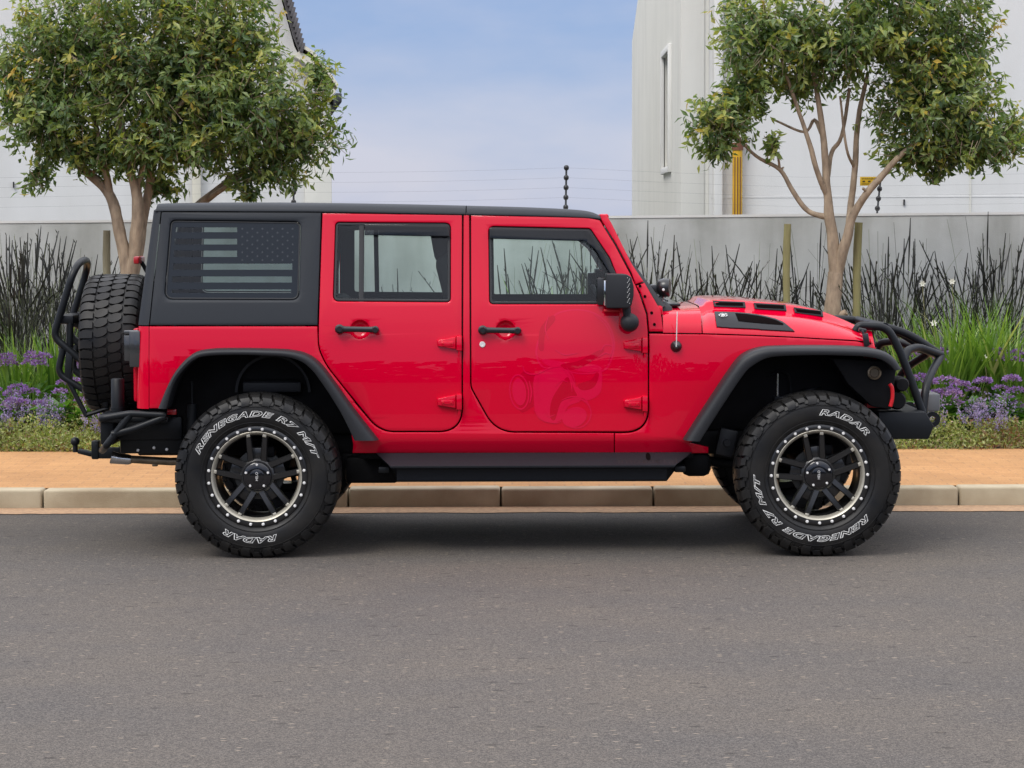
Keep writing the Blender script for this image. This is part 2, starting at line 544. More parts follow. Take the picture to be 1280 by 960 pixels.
def plaster_mat(name, col, stain, vscale=1.1, streak=(2.2, 2.2, 0.25), amt=0.6):
    m = bpy.data.materials.new(name)
    m.use_nodes = True
    t = m.node_tree
    b = t.nodes['Principled BSDF']
    tc = t.nodes.new('ShaderNodeTexCoord')
    n = t.nodes.new('ShaderNodeTexNoise'); n.inputs['Scale'].default_value = vscale; n.inputs['Detail'].default_value = 8; n.inputs['Roughness'].default_value = 0.62
    mp = t.nodes.new('ShaderNodeMapping'); mp.inputs['Scale'].default_value = streak
    t.links.new(tc.outputs['Object'], mp.inputs['Vector'])
    n2 = t.nodes.new('ShaderNodeTexNoise'); n2.inputs['Scale'].default_value = 1.6; n2.inputs['Detail'].default_value = 7
    t.links.new(tc.outputs['Object'], n.inputs['Vector'])
    t.links.new(mp.outputs['Vector'], n2.inputs['Vector'])
    ml = t.nodes.new('ShaderNodeMath'); ml.operation = 'MULTIPLY'
    t.links.new(n.outputs['Fac'], ml.inputs[0]); t.links.new(n2.outputs['Fac'], ml.inputs[1])
    r = t.nodes.new('ShaderNodeMapRange')
    r.inputs['From Min'].default_value = 0.16; r.inputs['From Max'].default_value = 0.36
    r.inputs['To Max'].default_value = amt
    t.links.new(ml.outputs[0], r.inputs['Value'])
    mx = t.nodes.new('ShaderNodeMixRGB')
    mx.inputs[1].default_value = (*col, 1); mx.inputs[2].default_value = (*stain, 1)
    t.links.new(r.outputs['Result'], mx.inputs[0])
    t.links.new(mx.outputs['Color'], b.inputs['Base Color'])
    b.inputs['Roughness'].default_value = 0.9
    b.inputs['Specular IOR Level'].default_value = 0.25
    n4 = t.nodes.new('ShaderNodeTexNoise'); n4.inputs['Scale'].default_value = 90; n4.inputs['Detail'].default_value = 3
    t.links.new(tc.outputs['Object'], n4.inputs['Vector'])
    bp = t.nodes.new('ShaderNodeBump'); bp.inputs['Strength'].default_value = 0.25; bp.inputs['Distance'].default_value = 0.006
    t.links.new(n4.outputs['Fac'], bp.inputs['Height']); t.links.new(bp.outputs['Normal'], b.inputs['Normal'])
    return m
M['plaster_grey'] = plaster_mat('boundary_plaster', (0.56, 0.57, 0.545), (0.34, 0.345, 0.315), amt=0.85)
M['plaster_white'] = plaster_mat('house_plaster', (0.70, 0.70, 0.685), (0.62, 0.62, 0.595))
M['plaster_cream'] = plaster_mat('house_plaster_aged', (0.70, 0.69, 0.63), (0.60, 0.595, 0.54))
M['trim_white'] = mat('trim_paint', (0.74, 0.735, 0.70), rough=0.6, var=0.03, vscale=3)
M['cream'] = mat('cream_pipe', (0.70, 0.67, 0.56), rough=0.5, var=0.05, vscale=3)
M['slate'] = mat('roof_slate', (0.10, 0.095, 0.10), rough=0.8, var=0.35, vscale=8)
M['darkglass'] = mat('slit_glass', (0.06, 0.068, 0.075), rough=0.08, coat=1.0)
M['yellow'] = mat('yellow_pipe', (0.62, 0.36, 0.02), rough=0.35, var=0.12, vscale=6)
M['brown'] = mat('brown_clamp', (0.16, 0.06, 0.03), rough=0.6)
M['signyellow'] = mat('sign_yellow', (0.60, 0.38, 0.015), rough=0.5)
M['ink'] = mat('sign_ink', (0.05, 0.035, 0.01), rough=0.6)
M['stake'] = mat('treated_stake', (0.26, 0.245, 0.10), rough=0.85, var2=(0.20, 0.18, 0.085), vscale=6, stretch=(8, 8, 1), bump=0.3, bscale=40)
M['stake_pale'] = mat('weathered_stake', (0.30, 0.275, 0.19), rough=0.85, var2=(0.22, 0.195, 0.12), vscale=6, stretch=(8, 8, 1), bump=0.3, bscale=40)
M['bark'] = mat('smooth_bark', (0.40, 0.31, 0.215), rough=0.85, var2=(0.20, 0.15, 0.105), vscale=7, stretch=(3, 3, 1.2), bump=0.5, bscale=45, detail=8)
M['fencepost'] = mat('fence_steel', (0.06, 0.065, 0.07), rough=0.5, metal=0.4)
M['insulator'] = mat('black_insulator', (0.012, 0.012, 0.013), rough=0.4)

def sheet(name, x0, x1, y0, y1, z, m, thick=0.0):
    bm = bmesh.new()
    if thick:
        add_box(bm, ((x0 + x1) / 2, (y0 + y1) / 2, z - thick / 2), (x1 - x0, y1 - y0, thick))
    else:
        vs = [bm.verts.new(p) for p in ((x0, y0, z), (x1, y0, z), (x1, y1, z), (x0, y1, z))]
        bm.faces.new(vs)
    o = mk(name, bm, m, smooth=0)
    return tag(o, kind='structure')

Y_KERB = 2.24
sheet('ground', -400, 400, -400, 400, -0.012, M['earth'])
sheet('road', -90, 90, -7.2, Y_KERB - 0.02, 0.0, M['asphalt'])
def gutter():
    bm = bmesh.new()
    N = 600
    prev = None
    rr = random.Random(3)
    for i in range(N + 1):
        x = -14 + 28.0 * i / N
        e = Y_KERB - 0.24 + 0.035 * noise.noise(Vector((x * 2.3, 0, 0))) + 0.03 * noise.noise(Vector((x * 11, 4, 0)))
        a = bm.verts.new((x, e, 0.004)); b = bm.verts.new((x, Y_KERB, 0.012))
        if prev: bm.faces.new((prev[0], a, b, prev[1]))
        prev = (a, b)
    o = mk('gutter', bm, M['sand'])
    tag(o, kind='structure')
gutter()

def kerb():
    bm = bmesh.new()
    x0 = at(626, 625, Y_KERB).x
    L_ = at(817, 625, Y_KERB).x - x0
    rr = random.Random(5)
    for i in range(-16, 17):
        xa = x0 + i * L_ + 0.004
        dz = rr.uniform(-0.003, 0.003)
        dy = rr.uniform(-0.003, 0.003)
        add_box(bm, (xa + L_ / 2 - 0.004, Y_KERB + 0.08 + dy, 0.0 + dz), (L_ - 0.010, 0.16, 0.25), 0.016, seg=3)
    o = mk('kerb', bm, M['kerb'], smooth=40)
    tag(o, kind='structure')
kerb()
# pavement rises gently to the bed
PAV_Y0, PAV_Y1, PAV_Z0 = Y_KERB + 0.162, 4.62, 0.118
def pave_z(y): return PAV_Z0 + 0.012 * (y - PAV_Y0)
def pavement():
    bm = bmesh.new()
    ys = [PAV_Y0, PAV_Y1]
    vs = [bm.verts.new(p) for p in ((-60, PAV_Y0, PAV_Z0), (60, PAV_Y0, PAV_Z0), (60, PAV_Y1, pave_z(PAV_Y1)), (-60, PAV_Y1, pave_z(PAV_Y1)))]
    bm.faces.new(vs)
    tag(mk('pavement', bm, M['paving'], smooth=0), kind='structure')
pavement()
WALL_Y = 8.0
def bed_z(y): return 0.13 + 0.05 * max(0.0, y - PAV_Y1) 
def bed():
    bm = bmesh.new()
    NX, NY = 260, 24
    rows = []
    for j in range(NY + 1):
        y = PAV_Y1 - 0.03 + (WALL_Y + 0.1 - PAV_Y1) * j / NY
        row = []
        for i in range(NX + 1):
            x = -13 + 26.0 * i / NX
            z = bed_z(y) + (0.03 * noise.noise(Vector((x * 3, y * 3, 0))) + 0.02 * noise.noise(Vector((x * 9, y * 9, 3)))) * (1 if j else 0.0) + (0 if j else -0.03)
            row.append(bm.verts.new((x, y, z)))
        rows.append(row)
    for j in range(NY):
        for i in range(NX):
            bm.faces.new((rows[j][i], rows[j][i + 1], rows[j + 1][i + 1], rows[j + 1][i]))
    tag(mk('planting_bed', bm, M['soil'], smooth=180), kind='structure')
bed()
#@@SETTING_END
# ------------------------------------------------------------------ boundary wall
def poly_prism(name, pts, y0, y1, m, parent=None, holes=None, bev=0.0, smooth=35):
    """pts: (x,z) outline, extruded from y0 to y1"""
    bm = bmesh.new()
    loops = [pts] + (holes or [])
    E = []
    for lp in loops:
        vs = [bm.verts.new((p[0], y0, p[1])) for p in lp]
        E += [bm.edges.new((vs[i], vs[(i + 1) % len(vs)])) for i in range(len(vs))]
    r = bmesh.ops.triangle_fill(bm, edges=E, use_beauty=True, use_dissolve=False)
    fs = [g for g in r['geom'] if isinstance(g, bmesh.types.BMFace)]
    ex = bmesh.ops.extrude_face_region(bm, geom=fs)
    bmesh.ops.translate(bm, vec=(0, y1 - y0, 0), verts=[g for g in ex['geom'] if isinstance(g, bmesh.types.BMVert)])
    return mk(name, bm, m, parent, smooth=smooth)

def wall_top(x):
    a = at(0, 276, WALL_Y); b = at(780, 269.5, WALL_Y); c = at(1280, 265, WALL_Y)
    return interp(x, [a.x - 10, a.x, b.x, c.x, c.x + 10], [a.z - 0.06, a.z, b.z, c.z, c.z + 0.06])
def boundary_wall():
    xs = [-13, at(0, 0, 8).x, at(780, 0, 8).x, at(1280, 0, 8).x, 13]
    r = empty('boundary_wall', (0, WALL_Y, 0))
    tag(r, 'long low grey plastered boundary wall behind the planting bed', 'wall')
    pts = [(-13, 0.0)] + [(13, 0.0)] + [(x, wall_top(x) - 0.022) for x in reversed(xs)]
    poly_prism('wall_body', pts, WALL_Y, WALL_Y + 0.22, M['plaster_grey'], r)
    pts = [(x, wall_top(x) - 0.0215) for x in xs] + [(x, wall_top(x)) for x in reversed(xs)]
    poly_prism('coping', pts, WALL_Y - 0.006, WALL_Y + 0.226, M['trim_white'], r)
boundary_wall()

# ------------------------------------------------------------------ houses
def P2(px, py, Y):
    p = at(px, py, Y)
    return (p.x, p.z)
def house_gable():
    Y = 12.0
    base = at(300, 300, Y)
    r = empty('gabled_house', (at(413, 200, Y).x, Y, 0))
    tag(r, 'white plastered house with a steep dark tiled gable edge behind the wall', 'house')
    xr = at(413, 200, Y).x
    top = [(413, 132), (404, 112), (392, 88), (374, 70), (368, 58), (352, 0), (336, -60), (300, -170), (200, -420)]
    pts = [(-14.0, -0.1), (xr, -0.1)] + [P2(a, b, Y) for a, b in top] + [(-14.0, at(200, -420, Y).z)]
    poly_prism('wall', pts, Y, Y + 9.0, M['plaster_white'], r)
    # set back side strip, plaster of another coat
    a = at(340, 400, Y).x; b = xr
    bm = bmesh.new()
    zt = at(378, 150, Y).z
    add_box(bm, ((at(378, 0, Y).x + xr) / 2 + 0.01, Y - 0.02, zt / 2), (xr - at(378, 0, Y).x, 0.06, zt), 0.01)
    mk('corner_pilaster', bm, M['plaster_cream'], r)
    # slate verge: a sloping slab seen end on
    e = [(338, -60), (354, 0), (366, 46), (374, 66)]
    o = [(346, -62), (362, -2), (374, 44), (379, 62)]
    pts = [P2(x, y, Y) for x, y in e] + [P2(x, y, Y) for x, y in reversed(o)]
    rf = poly_prism('roof', pts, Y - 0.18, Y + 9.2, M['slate'], r)
    bm = bmesh.new()
    for k in range(16):
        t = k / 15
        q = Vector((interp(t, [0, .33, .8, 1], [o[i][0] for i in range(4)]), interp(t, [0, .33, .8, 1], [o[i][1] for i in range(4)]), 0))
        p = at(q.x - 1.5, q.y, Y)
        add_box(bm, (p.x, Y + 4.5, p.z), (0.035, 9.5, 0.10), 0.004, Matrix.Rotation(radians(16), 3, 'Y'))
    mk('roof_tiles', bm, M['slate'], rf)
    # kneeler mouldings below the verge
    e = [(366, 66), (380, 74), (396, 92), (413, 116)]
    o = [(374, 62), (388, 71), (404, 90), (419, 112)]
    pts = [P2(x, y + 6, Y) for x, y in e] + [P2(x, y + 4, Y) for x, y in reversed(o)]
    poly_prism('cornice', pts, Y - 0.22, Y + 9.2, M['cream'], r)
    pts = [P2(x + 1.5, y - 1, Y) for x, y in o] + [P2(x + 3, y - 5, Y) for x, y in reversed(o)]
    poly_prism('lower_roof', pts, Y - 0.24, Y + 9.3, M['cream'], r)
    bm = bmesh.new()
    p = at(421, 125, Y)
    add_box(bm, (p.x, Y + 4.4, p.z), (0.07, 9.6, 0.10), 0.015)
    mk('roof_gutter', bm, M['fencepost'], r)
    for px in (248,):
        bm = bmesh.new()
        p = at(px, 300, Y)
        add_box(bm, (p.x, Y - 0.06, 2.6), (0.088, 0.075, 5.2), 0.012)
        mk('downpipe', bm, M['cream'], r)
    bm = bmesh.new()
    p = at(24, 232, Y)
    add_box(bm, (p.x, Y - 0.015, p.z), (0.012, 0.03, 0.06), 0)
    mk('vent_slot', bm, M['insulator'], r)
    r.rotation_euler = (0, 0, radians(6.5))     # the house stands slightly turned: its right side is hidden
house_gable()

def house_block():
    Y = 12.0
    XC = at(852, 200, Y).x              # near corner; the left side runs straight back from it
    cx = CAM_LOC.x
    r = empty('plastered_house', (XC + 3, Y, 0))
    tag(r, 'tall pale plastered house with a narrow slit window and yellow pipe', 'house')
    ztop = at(900, -600, Y).z
    def side(px, py):
        """point of the side wall plane X = XC under a pixel"""
        d = CAM_R.to_3x3() @ Vector(((px - 640.0) / FPX, -(py - 480.0) / FPX, -1.0))
        p = CAM_LOC + d * ((XC - CAM_LOC.x) / d.x)
        return (p.y, p.z)
    hole = [side(830, 209), side(838.5, 209), side(838.5, 66), side(830, 70)]
    zb_, zt_ = (hole[0][1] + hole[1][1]) / 2, (hole[2][1] + hole[3][1]) / 2
    ya, yb = hole[1][0], hole[0][0]
    hole = [(ya, zb_), (yb, zb_), (yb, zt_), (ya, zt_)]
    back = side(790, 100)[0]
    outline = [(Y, -0.1), (back, -0.1), (back, side(790, 52)[1]), side(798, -6), (side(806, -70)[0], ztop), (Y, ztop)]
    bm = bmesh.new()
    E = []
    for lp in (outline, hole):
        vs = [bm.verts.new((XC, p[0], p[1])) for p in lp]
        E += [bm.edges.new((vs[i], vs[(i + 1) % len(vs)])) for i in range(len(vs))]
    g = bmesh.ops.triangle_fill(bm, edges=E, use_beauty=True, use_dissolve=False)
    fs = [q for q in g['geom'] if isinstance(q, bmesh.types.BMFace)]
    ex = bmesh.ops.extrude_face_region(bm, geom=fs)
    bmesh.ops.translate(bm, vec=(0.28, 0, 0), verts=[q for q in ex['geom'] if isinstance(q, bmesh.types.BMVert)])
    mk('side_wall', bm, M['plaster_cream'], r, smooth=0)
    bm = bmesh.new()
    add_box(bm, (XC + 0.282 + 7.0, Y + 4.0 + 0.003, ztop / 2), (14.0, 8.0, ztop), 0.0)
    mk('wall', bm, M['plaster_white'], r)
    bm = bmesh.new()
    t = 0.07
    ym, zm = (ya + yb) / 2, (zb_ + zt_) / 2
    for (cy, cz, sy, sz) in ((ya - t / 2, zm, t, zt_ - zb_ + 2 * t), (yb + t / 2, zm, t, zt_ - zb_ + 2 * t), (ym, zb_ - t / 2, yb - ya, t), (ym, zt_ + t / 2, yb - ya, t)):
        add_box(bm, (XC - 0.012, cy, cz), (0.05, sy, sz), 0.004)
    win = mk('window', bm, M['trim_white'], r)
    bm = bmesh.new()
    add_box(bm, (XC + 0.16, ym, zm), (0.02, yb - ya - 0.004, zt_ - zb_ - 0.004), 0)
    mk('pane', bm, M['darkglass'], win)
    # plain corner band where two coats of plaster meet
    bm = bmesh.new()
    add_box(bm, (XC + 0.11, Y - 0.008, ztop / 2), (0.24, 0.022, ztop), 0.004)
    mk('corner_band', bm, M['plaster_cream'], r)
    # white downpipe
    bm = bmesh.new()
    p = at(897.5, 200, Y - 0.06)
    add_box(bm, (p.x, Y - 0.052, ztop / 2), (0.092, 0.10, ztop), 0.014)
    mk('downpipe', bm, M['trim_white'], r)
    # service pipe, lower length sleeved yellow
    pp = at(922, 180, Y - 0.1)
    zb = at(922, 184, Y - 0.1).z
    bm = bmesh.new()
    add_tube(bm, [(pp.x, Y - 0.09, zb), (pp.x, Y - 0.09, ztop)], 0.040, 16)
    mk('service_pipe', bm, M['cream'], r)
    bm = bmesh.new()
    add_tube(bm, [(pp.x, Y - 0.09, 0.2), (pp.x, Y - 0.09, zb)], 0.052, 18)
    yp = mk('yellow_sleeve', bm, M['yellow'], r)
    for k in range(3):
        bm = bmesh.new()
        a = radians(-125 + 32 * k)
        add_box(bm, (pp.x + 0.0525 * cos(a), Y - 0.09 + 0.0525 * sin(a), zb / 2), (0.010, 0.010, zb - 0.2), 0.0)
        mk('stripe', bm, M['brown'], yp)
    bm = bmesh.new()
    add_tube(bm, [(pp.x, Y - 0.09, zb - 0.03), (pp.x, Y - 0.09, zb + 0.045)], 0.060, 18)
    add_box(bm, (pp.x + 0.075, Y - 0.07, zb + 0.02), (0.05, 0.05, 0.03), 0.006)
    mk('pipe_clamp', bm, M['brown'], r)
    bm = bmesh.new()
    p = at(1100, 246, Y)
    add_box(bm, (XC + 7.0, Y + 0.0055, p.z), (13.4, 0.012, 0.014), 0)
    mk('wall_joint', bm, M['plaster_white'], r)
    bm = bmesh.new()
    p = at(1130, 253, Y)
    add_box(bm, (p.x, Y + 0.0, p.z), (0.014, 0.03, 0.06), 0)
    mk('vent_slot', bm, M['insulator'], r)
    bm = bmesh.new()
    p = at(1213, 253, Y)
    add_box(bm, (p.x, Y + 0.0, ztop / 2), (0.018, 0.014, ztop - 0.2), 0)
    mk('movement_joint', bm, M['plaster_cream'], r)
house_block()

# ------------------------------------------------------------------ electric fence on the wall
FY = WALL_Y + 0.11
def fence_post(px, py_top, label, px_base=None):
    pt = at(px, py_top, FY)
    zb = wall_top(pt.x)
    xb = at(px_base or px, 270, FY).x
    r = empty('electric_fence_post', (xb, FY, zb))
    tag(r, label, 'fence post', 'electric fence posts on the wall')
    bm = bmesh.new()
    top = Vector((pt.x - xb, 0, pt.z - zb))
    add_tube(bm, [(0, 0, -0.02), top], 0.009, 10)
    mk('post', bm, M['fencepost'], r, local=True)
    for k in range(6):
        bm = bmesh.new()
        p = top * (1 - (k * 0.085 + 0.012) / top.length) if top.length > k * 0.085 + 0.02 else None
        if p is None: break
        prof = [(0.0, -0.024), (0.012, -0.022), (0.021, -0.012), (0.023, 0.0), (0.021, 0.012), (0.012, 0.022), (0.0, 0.024)]
        t = bmesh.new()
        lathe_y(t, prof, 14)
        bmesh.ops.transform(t, matrix=Matrix.Translation(p) @ Matrix.Rotation(pi / 2, 4, 'X'), verts=t.verts)
        merge(bm, t)
        mk('insulator', bm, M['insulator'], r, local=True)
fence_post(708, 208, 'black electric fence post standing alone against open sky', 707)
fence_post(1101, 222, 'electric fence post in front of pale house beside the yellow sign', 1096)
fence_post(367, 214, 'electric fence post under the leaning foliage of the large left tree', 367)
def wires():
    r = empty('fence_wire', (0, FY, 2.0))
    tag(r, 'thin taut electric fence wires strung above the grey wall', 'wire')
    for k in range(4):
        bm = bmesh.new()
        a = at(367, 214, FY); b = at(708, 208, FY); c = at(1101, 222, FY)
        pts = [(-12, FY - 0.022, a.z - 0.085 * k - 0.16)]
        for p, q in ((a, b), (b, c)):
            for t in (0, .25, .5, .75):
                s = p.lerp(q, t)
                pts.append((s.x, FY - 0.022, s.z - 0.012 - 0.085 * k - 0.05 * t * (1 - t)))
        pts.append((12, FY - 0.022, c.z - 0.085 * k + 0.12))
        add_tube(bm, pts, 0.0005, 5)
        mk('wire_strand', bm, M['fencepost'], r)
wires()
def text_mesh(txt, size=0.1, extrude=0.0, outline=0.0, shear=0.0, space=1.0, align='CENTER', offset=0.0):
    cu = bpy.data.curves.new('t', 'FONT')
    cu.body = txt
    cu.size = size
    cu.extrude = extrude
    cu.shear = shear
    cu.space_character = space
    cu.align_x = align
    cu.align_y = 'CENTER'
    cu.offset = offset
    cu.resolution_u = 3
    if outline > 0:
        cu.fill_mode = 'NONE'
        cu.bevel_depth = outline
        cu.bevel_resolution = 0
    o = bpy.data.objects.new('t', cu)
    COL.objects.link(o)
    bpy.context.view_layer.update()
    dg = bpy.context.evaluated_depsgraph_get()
    me = bpy.data.meshes.new_from_object(o.evaluated_get(dg))
    bpy.data.objects.remove(o)
    bpy.data.curves.remove(cu)
    bm = bmesh.new()
    bm.from_mesh(me)
    bpy.data.meshes.remove(me)
    return bm
def warning_sign():
    p0 = at(1075, 221, FY - 0.05); p1 = at(1098, 232, FY - 0.05)
    c = (p0 + p1) / 2
    r = empty('warning_sign', c)
    tag(r, 'small yellow electric fence warning sign hung on the wires', 'sign')
    bm = bmesh.new()
    w_, h_ = p1.x - p0.x, p0.z - p1.z
    add_box(bm, c, (w_, 0.004, h_), 0.0015)
    mk('sign_plate', bm, M['signyellow'], r)
    bm = text_mesh('WARNING', size=h_ * 0.36)
    t2 = text_mesh('GEVAAR  INGOZI', size=h_ * 0.22)
    bmesh.ops.translate(t2, vec=(0, -h_ * 0.30, 0), verts=t2.verts)
    bmesh.ops.translate(bm, vec=(0, h_ * 0.28, 0), verts=bm.verts)
    merge(bm, t2)
    t3 = bmesh.new()
    for k in (-0.62, 0, 0.62):
        add_box(t3, (k * h_, -0.02 * h_, 0), (h_ * 0.28, h_ * 0.16, 0.0005))
    merge(bm, t3)
    bmesh.ops.transform(bm, matrix=Matrix.Translation(c + Vector((0, -0.0035, 0))) @ Matrix.Rotation(pi / 2, 4, 'X'), verts=bm.verts)
    mk('sign_text', bm, M['ink'], r, smooth=0)
warning_sign()

# ------------------------------------------------------------------ stakes
def stake(px, py, Y, wpx, label, m, lean=0.0):
    p = at(px, py, Y)
    z0 = bed_z(Y) - 0.05
    r = wpx / 2 * (Y - CAM_LOC.y) / FPX
    bm = bmesh.new()
    base = Vector((-lean, 0, z0 - 0.0)); top = Vector((0, 0, p.z))
    n = 9
    pts = [base.lerp(top, k / (n - 1)) + Vector((0.004 * sin(k * 1.7), 0.003 * cos(k), 0)) for k in range(n)]
    add_tube(bm, pts, [r * (1 + 0.05 * sin(k * 2.1)) for k in range(n)], 14)
    o = mk('tree_stake', bm, m, smooth=50)
    o.location = (p.x, Y, 0)
    tag(o, label, 'stake', 'round wooden tree stakes')
stake(133, 288, 6.5, 9.5, 'pale wooden stake standing beside the leftmost tree behind the spare wheel', M['stake_pale'])
stake(984, 280, 6.1, 9.0, 'greenish wooden stake standing free among reeds above the red hood', M['stake'], lean=0.01)
stake(1073, 278, 6.25, 10.0, 'greenish wooden stake close behind the forked pale trunk', M['stake'], lean=0.03)

# ------------------------------------------------------------------ trees
def leaf_material(name, cols):
    m = bpy.data.materials.new(name)
    m.use_nodes = True
    t = m.node_tree
    t.nodes.clear()
    o = t.nodes.new('ShaderNodeOutputMaterial')
    a = t.nodes.new('ShaderNodeAttribute')
    a.attribute_name = 'tint'
    r = t.nodes.new('ShaderNodeValToRGB')
    els = r.color_ramp.elements
    while len(els) < len(cols): els.new(0.5)
    for e, (p, c) in zip(els, cols):
        e.position = p
        e.color = (*c, 1)
    t.links.new(a.outputs['Fac'], r.inputs['Fac'])
    b = t.nodes.new('ShaderNodeBsdfPrincipled')
    b.inputs['Roughness'].default_value = 0.36
    b.inputs['Specular IOR Level'].default_value = 0.6
    tl = t.nodes.new('ShaderNodeBsdfTranslucent')
    g = t.nodes.new('ShaderNodeMixRGB'); g.blend_type = 'MULTIPLY'; g.inputs[0].default_value = 1; g.inputs[2].default_value = (1.1, 1.25, 0.5, 1)
    mx = t.nodes.new('ShaderNodeMixShader'); mx.inputs[0].default_value = 0.42
    t.links.new(r.outputs['Color'], b.inputs['Base Color'])
    t.links.new(r.outputs['Color'], g.inputs[1])
    t.links.new(g.outputs['Color'], tl.inputs['Color'])
    t.links.new(b.outputs[0], mx.inputs[1]); t.links.new(tl.outputs[0], mx.inputs[2])
    t.links.new(mx.outputs[0], o.inputs['Surface'])
    return m
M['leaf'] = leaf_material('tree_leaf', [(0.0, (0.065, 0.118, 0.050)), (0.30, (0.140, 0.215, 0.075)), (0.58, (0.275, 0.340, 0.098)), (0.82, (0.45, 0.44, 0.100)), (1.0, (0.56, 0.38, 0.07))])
M['blade'] = leaf_material('strap_leaf', [(0.0, (0.065, 0.145, 0.028)), (0.4, (0.165, 0.29, 0.05)), (0.75, (0.32, 0.46, 0.10)), (1.0, (0.55, 0.56, 0.24))])
M['broad'] = leaf_material('broad_leaf', [(0.0, (0.035, 0.10, 0.020)), (0.5, (0.085, 0.20, 0.035)), (1.0, (0.15, 0.29, 0.06))])
M['cover'] = leaf_material('cover_leaf', [(0.0, (0.24, 0.10, 0.06)), (0.22, (0.26, 0.20, 0.08)), (0.5, (0.26, 0.31, 0.09)), (0.8, (0.42, 0.46, 0.16)), (1.0, (0.58, 0.42, 0.30))])
M['petal'] = leaf_material('purple_petal', [(0.0, (0.17, 0.07, 0.32)), (0.45, (0.29, 0.15, 0.48)), (0.75, (0.42, 0.26, 0.60)), (1.0, (0.56, 0.38, 0.54))])
M['lilac'] = leaf_material('lilac_petal', [(0.0, (0.20, 0.15, 0.36)), (0.5, (0.34, 0.26, 0.54)), (1.0, (0.50, 0.42, 0.62))])
M['reed'] = leaf_material('reed_stem', [(0.0, (0.024, 0.023, 0.023)), (0.3, (0.075, 0.078, 0.066)), (0.6, (0.15, 0.165, 0.115)), (0.85, (0.24, 0.27, 0.15)), (1.0, (0.34, 0.34, 0.20))])
M['whitepetal'] = mat('white_petal', (0.75, 0.74, 0.62), rough=0.6)

class Leaves:
    """collects small faces with a tint value per face"""
    def __init__(s): s.v = []; s.f = []; s.t = []
    def leaf(s, p, d, up, ln, wd, tint, fold=0.25, droop=0.0):
        d = d.normalized()
        side = d.cross(up)
        side = side.normalized() if side.length > 1e-4 else d.orthogonal().normalized()
        nrm = side.cross(d).normalized()
        i = len(s.v)
        mid = p + d * ln * 0.45
        tip = p + d * ln - nrm * ln * droop
        s.v += [p, mid + side * wd * .5 + nrm * wd * fold, tip, mid - side * wd * .5 + nrm * wd * fold, mid - nrm * ln * droop * .2]
        s.f += [(i, i + 4, i + 1), (i + 4, i + 2, i + 1), (i, i + 3, i + 4), (i + 4, i + 3, i + 2)]
        s.t += [tint] * 4
    def strip(s, pts, wds, side, tint):
        i = len(s.v)
        for p, wv in zip(pts, wds):
            s.v += [p - side * wv * .5, p + side * wv * .5]
        for k in range(len(pts) - 1):
            s.f.append((i + 2 * k, i + 2 * k + 1, i + 2 * k + 3, i + 2 * k + 2))
            s.t.append(tint)
    def stem(s, pts, rs, tint, n=3, tints=None):
        i = len(s.v)
        for k, (p, r) in enumerate(zip(pts, rs)):
            for a in range(n):
                an = 2 * pi * a / n
                s.v.append(p + Vector((cos(an) * r, sin(an) * r, 0)))
        for k in range(len(pts) - 1):
            for a in range(n):
                b = (a + 1) % n
                s.f.append((i + k * n + a, i + k * n + b, i + (k + 1) * n + b, i + (k + 1) * n + a))
                s.t.append(tints[k] if tints else tint)
    def build(s, name, m, parent=None, local=False, smooth=False):
        me = bpy.data.meshes.new(name)
        me.from_pydata([tuple(v) for v in s.v], [], s.f)
        a = me.attributes.new('tint', 'FLOAT', 'FACE')
        a.data.foreach_set('value', s.t)
        me.materials.append(m)
        if smooth:
            me.polygons.foreach_set('use_smooth', [True] * len(me.polygons))
        me.update()
        return link_mesh(name, me, parent, local)

def rnd_dir(rr):
    while True:
        v = Vector((rr.uniform(-1, 1), rr.uniform(-1, 1), rr.uniform(-1, 1)))
        if 0.05 < v.length < 1: return v.normalized()

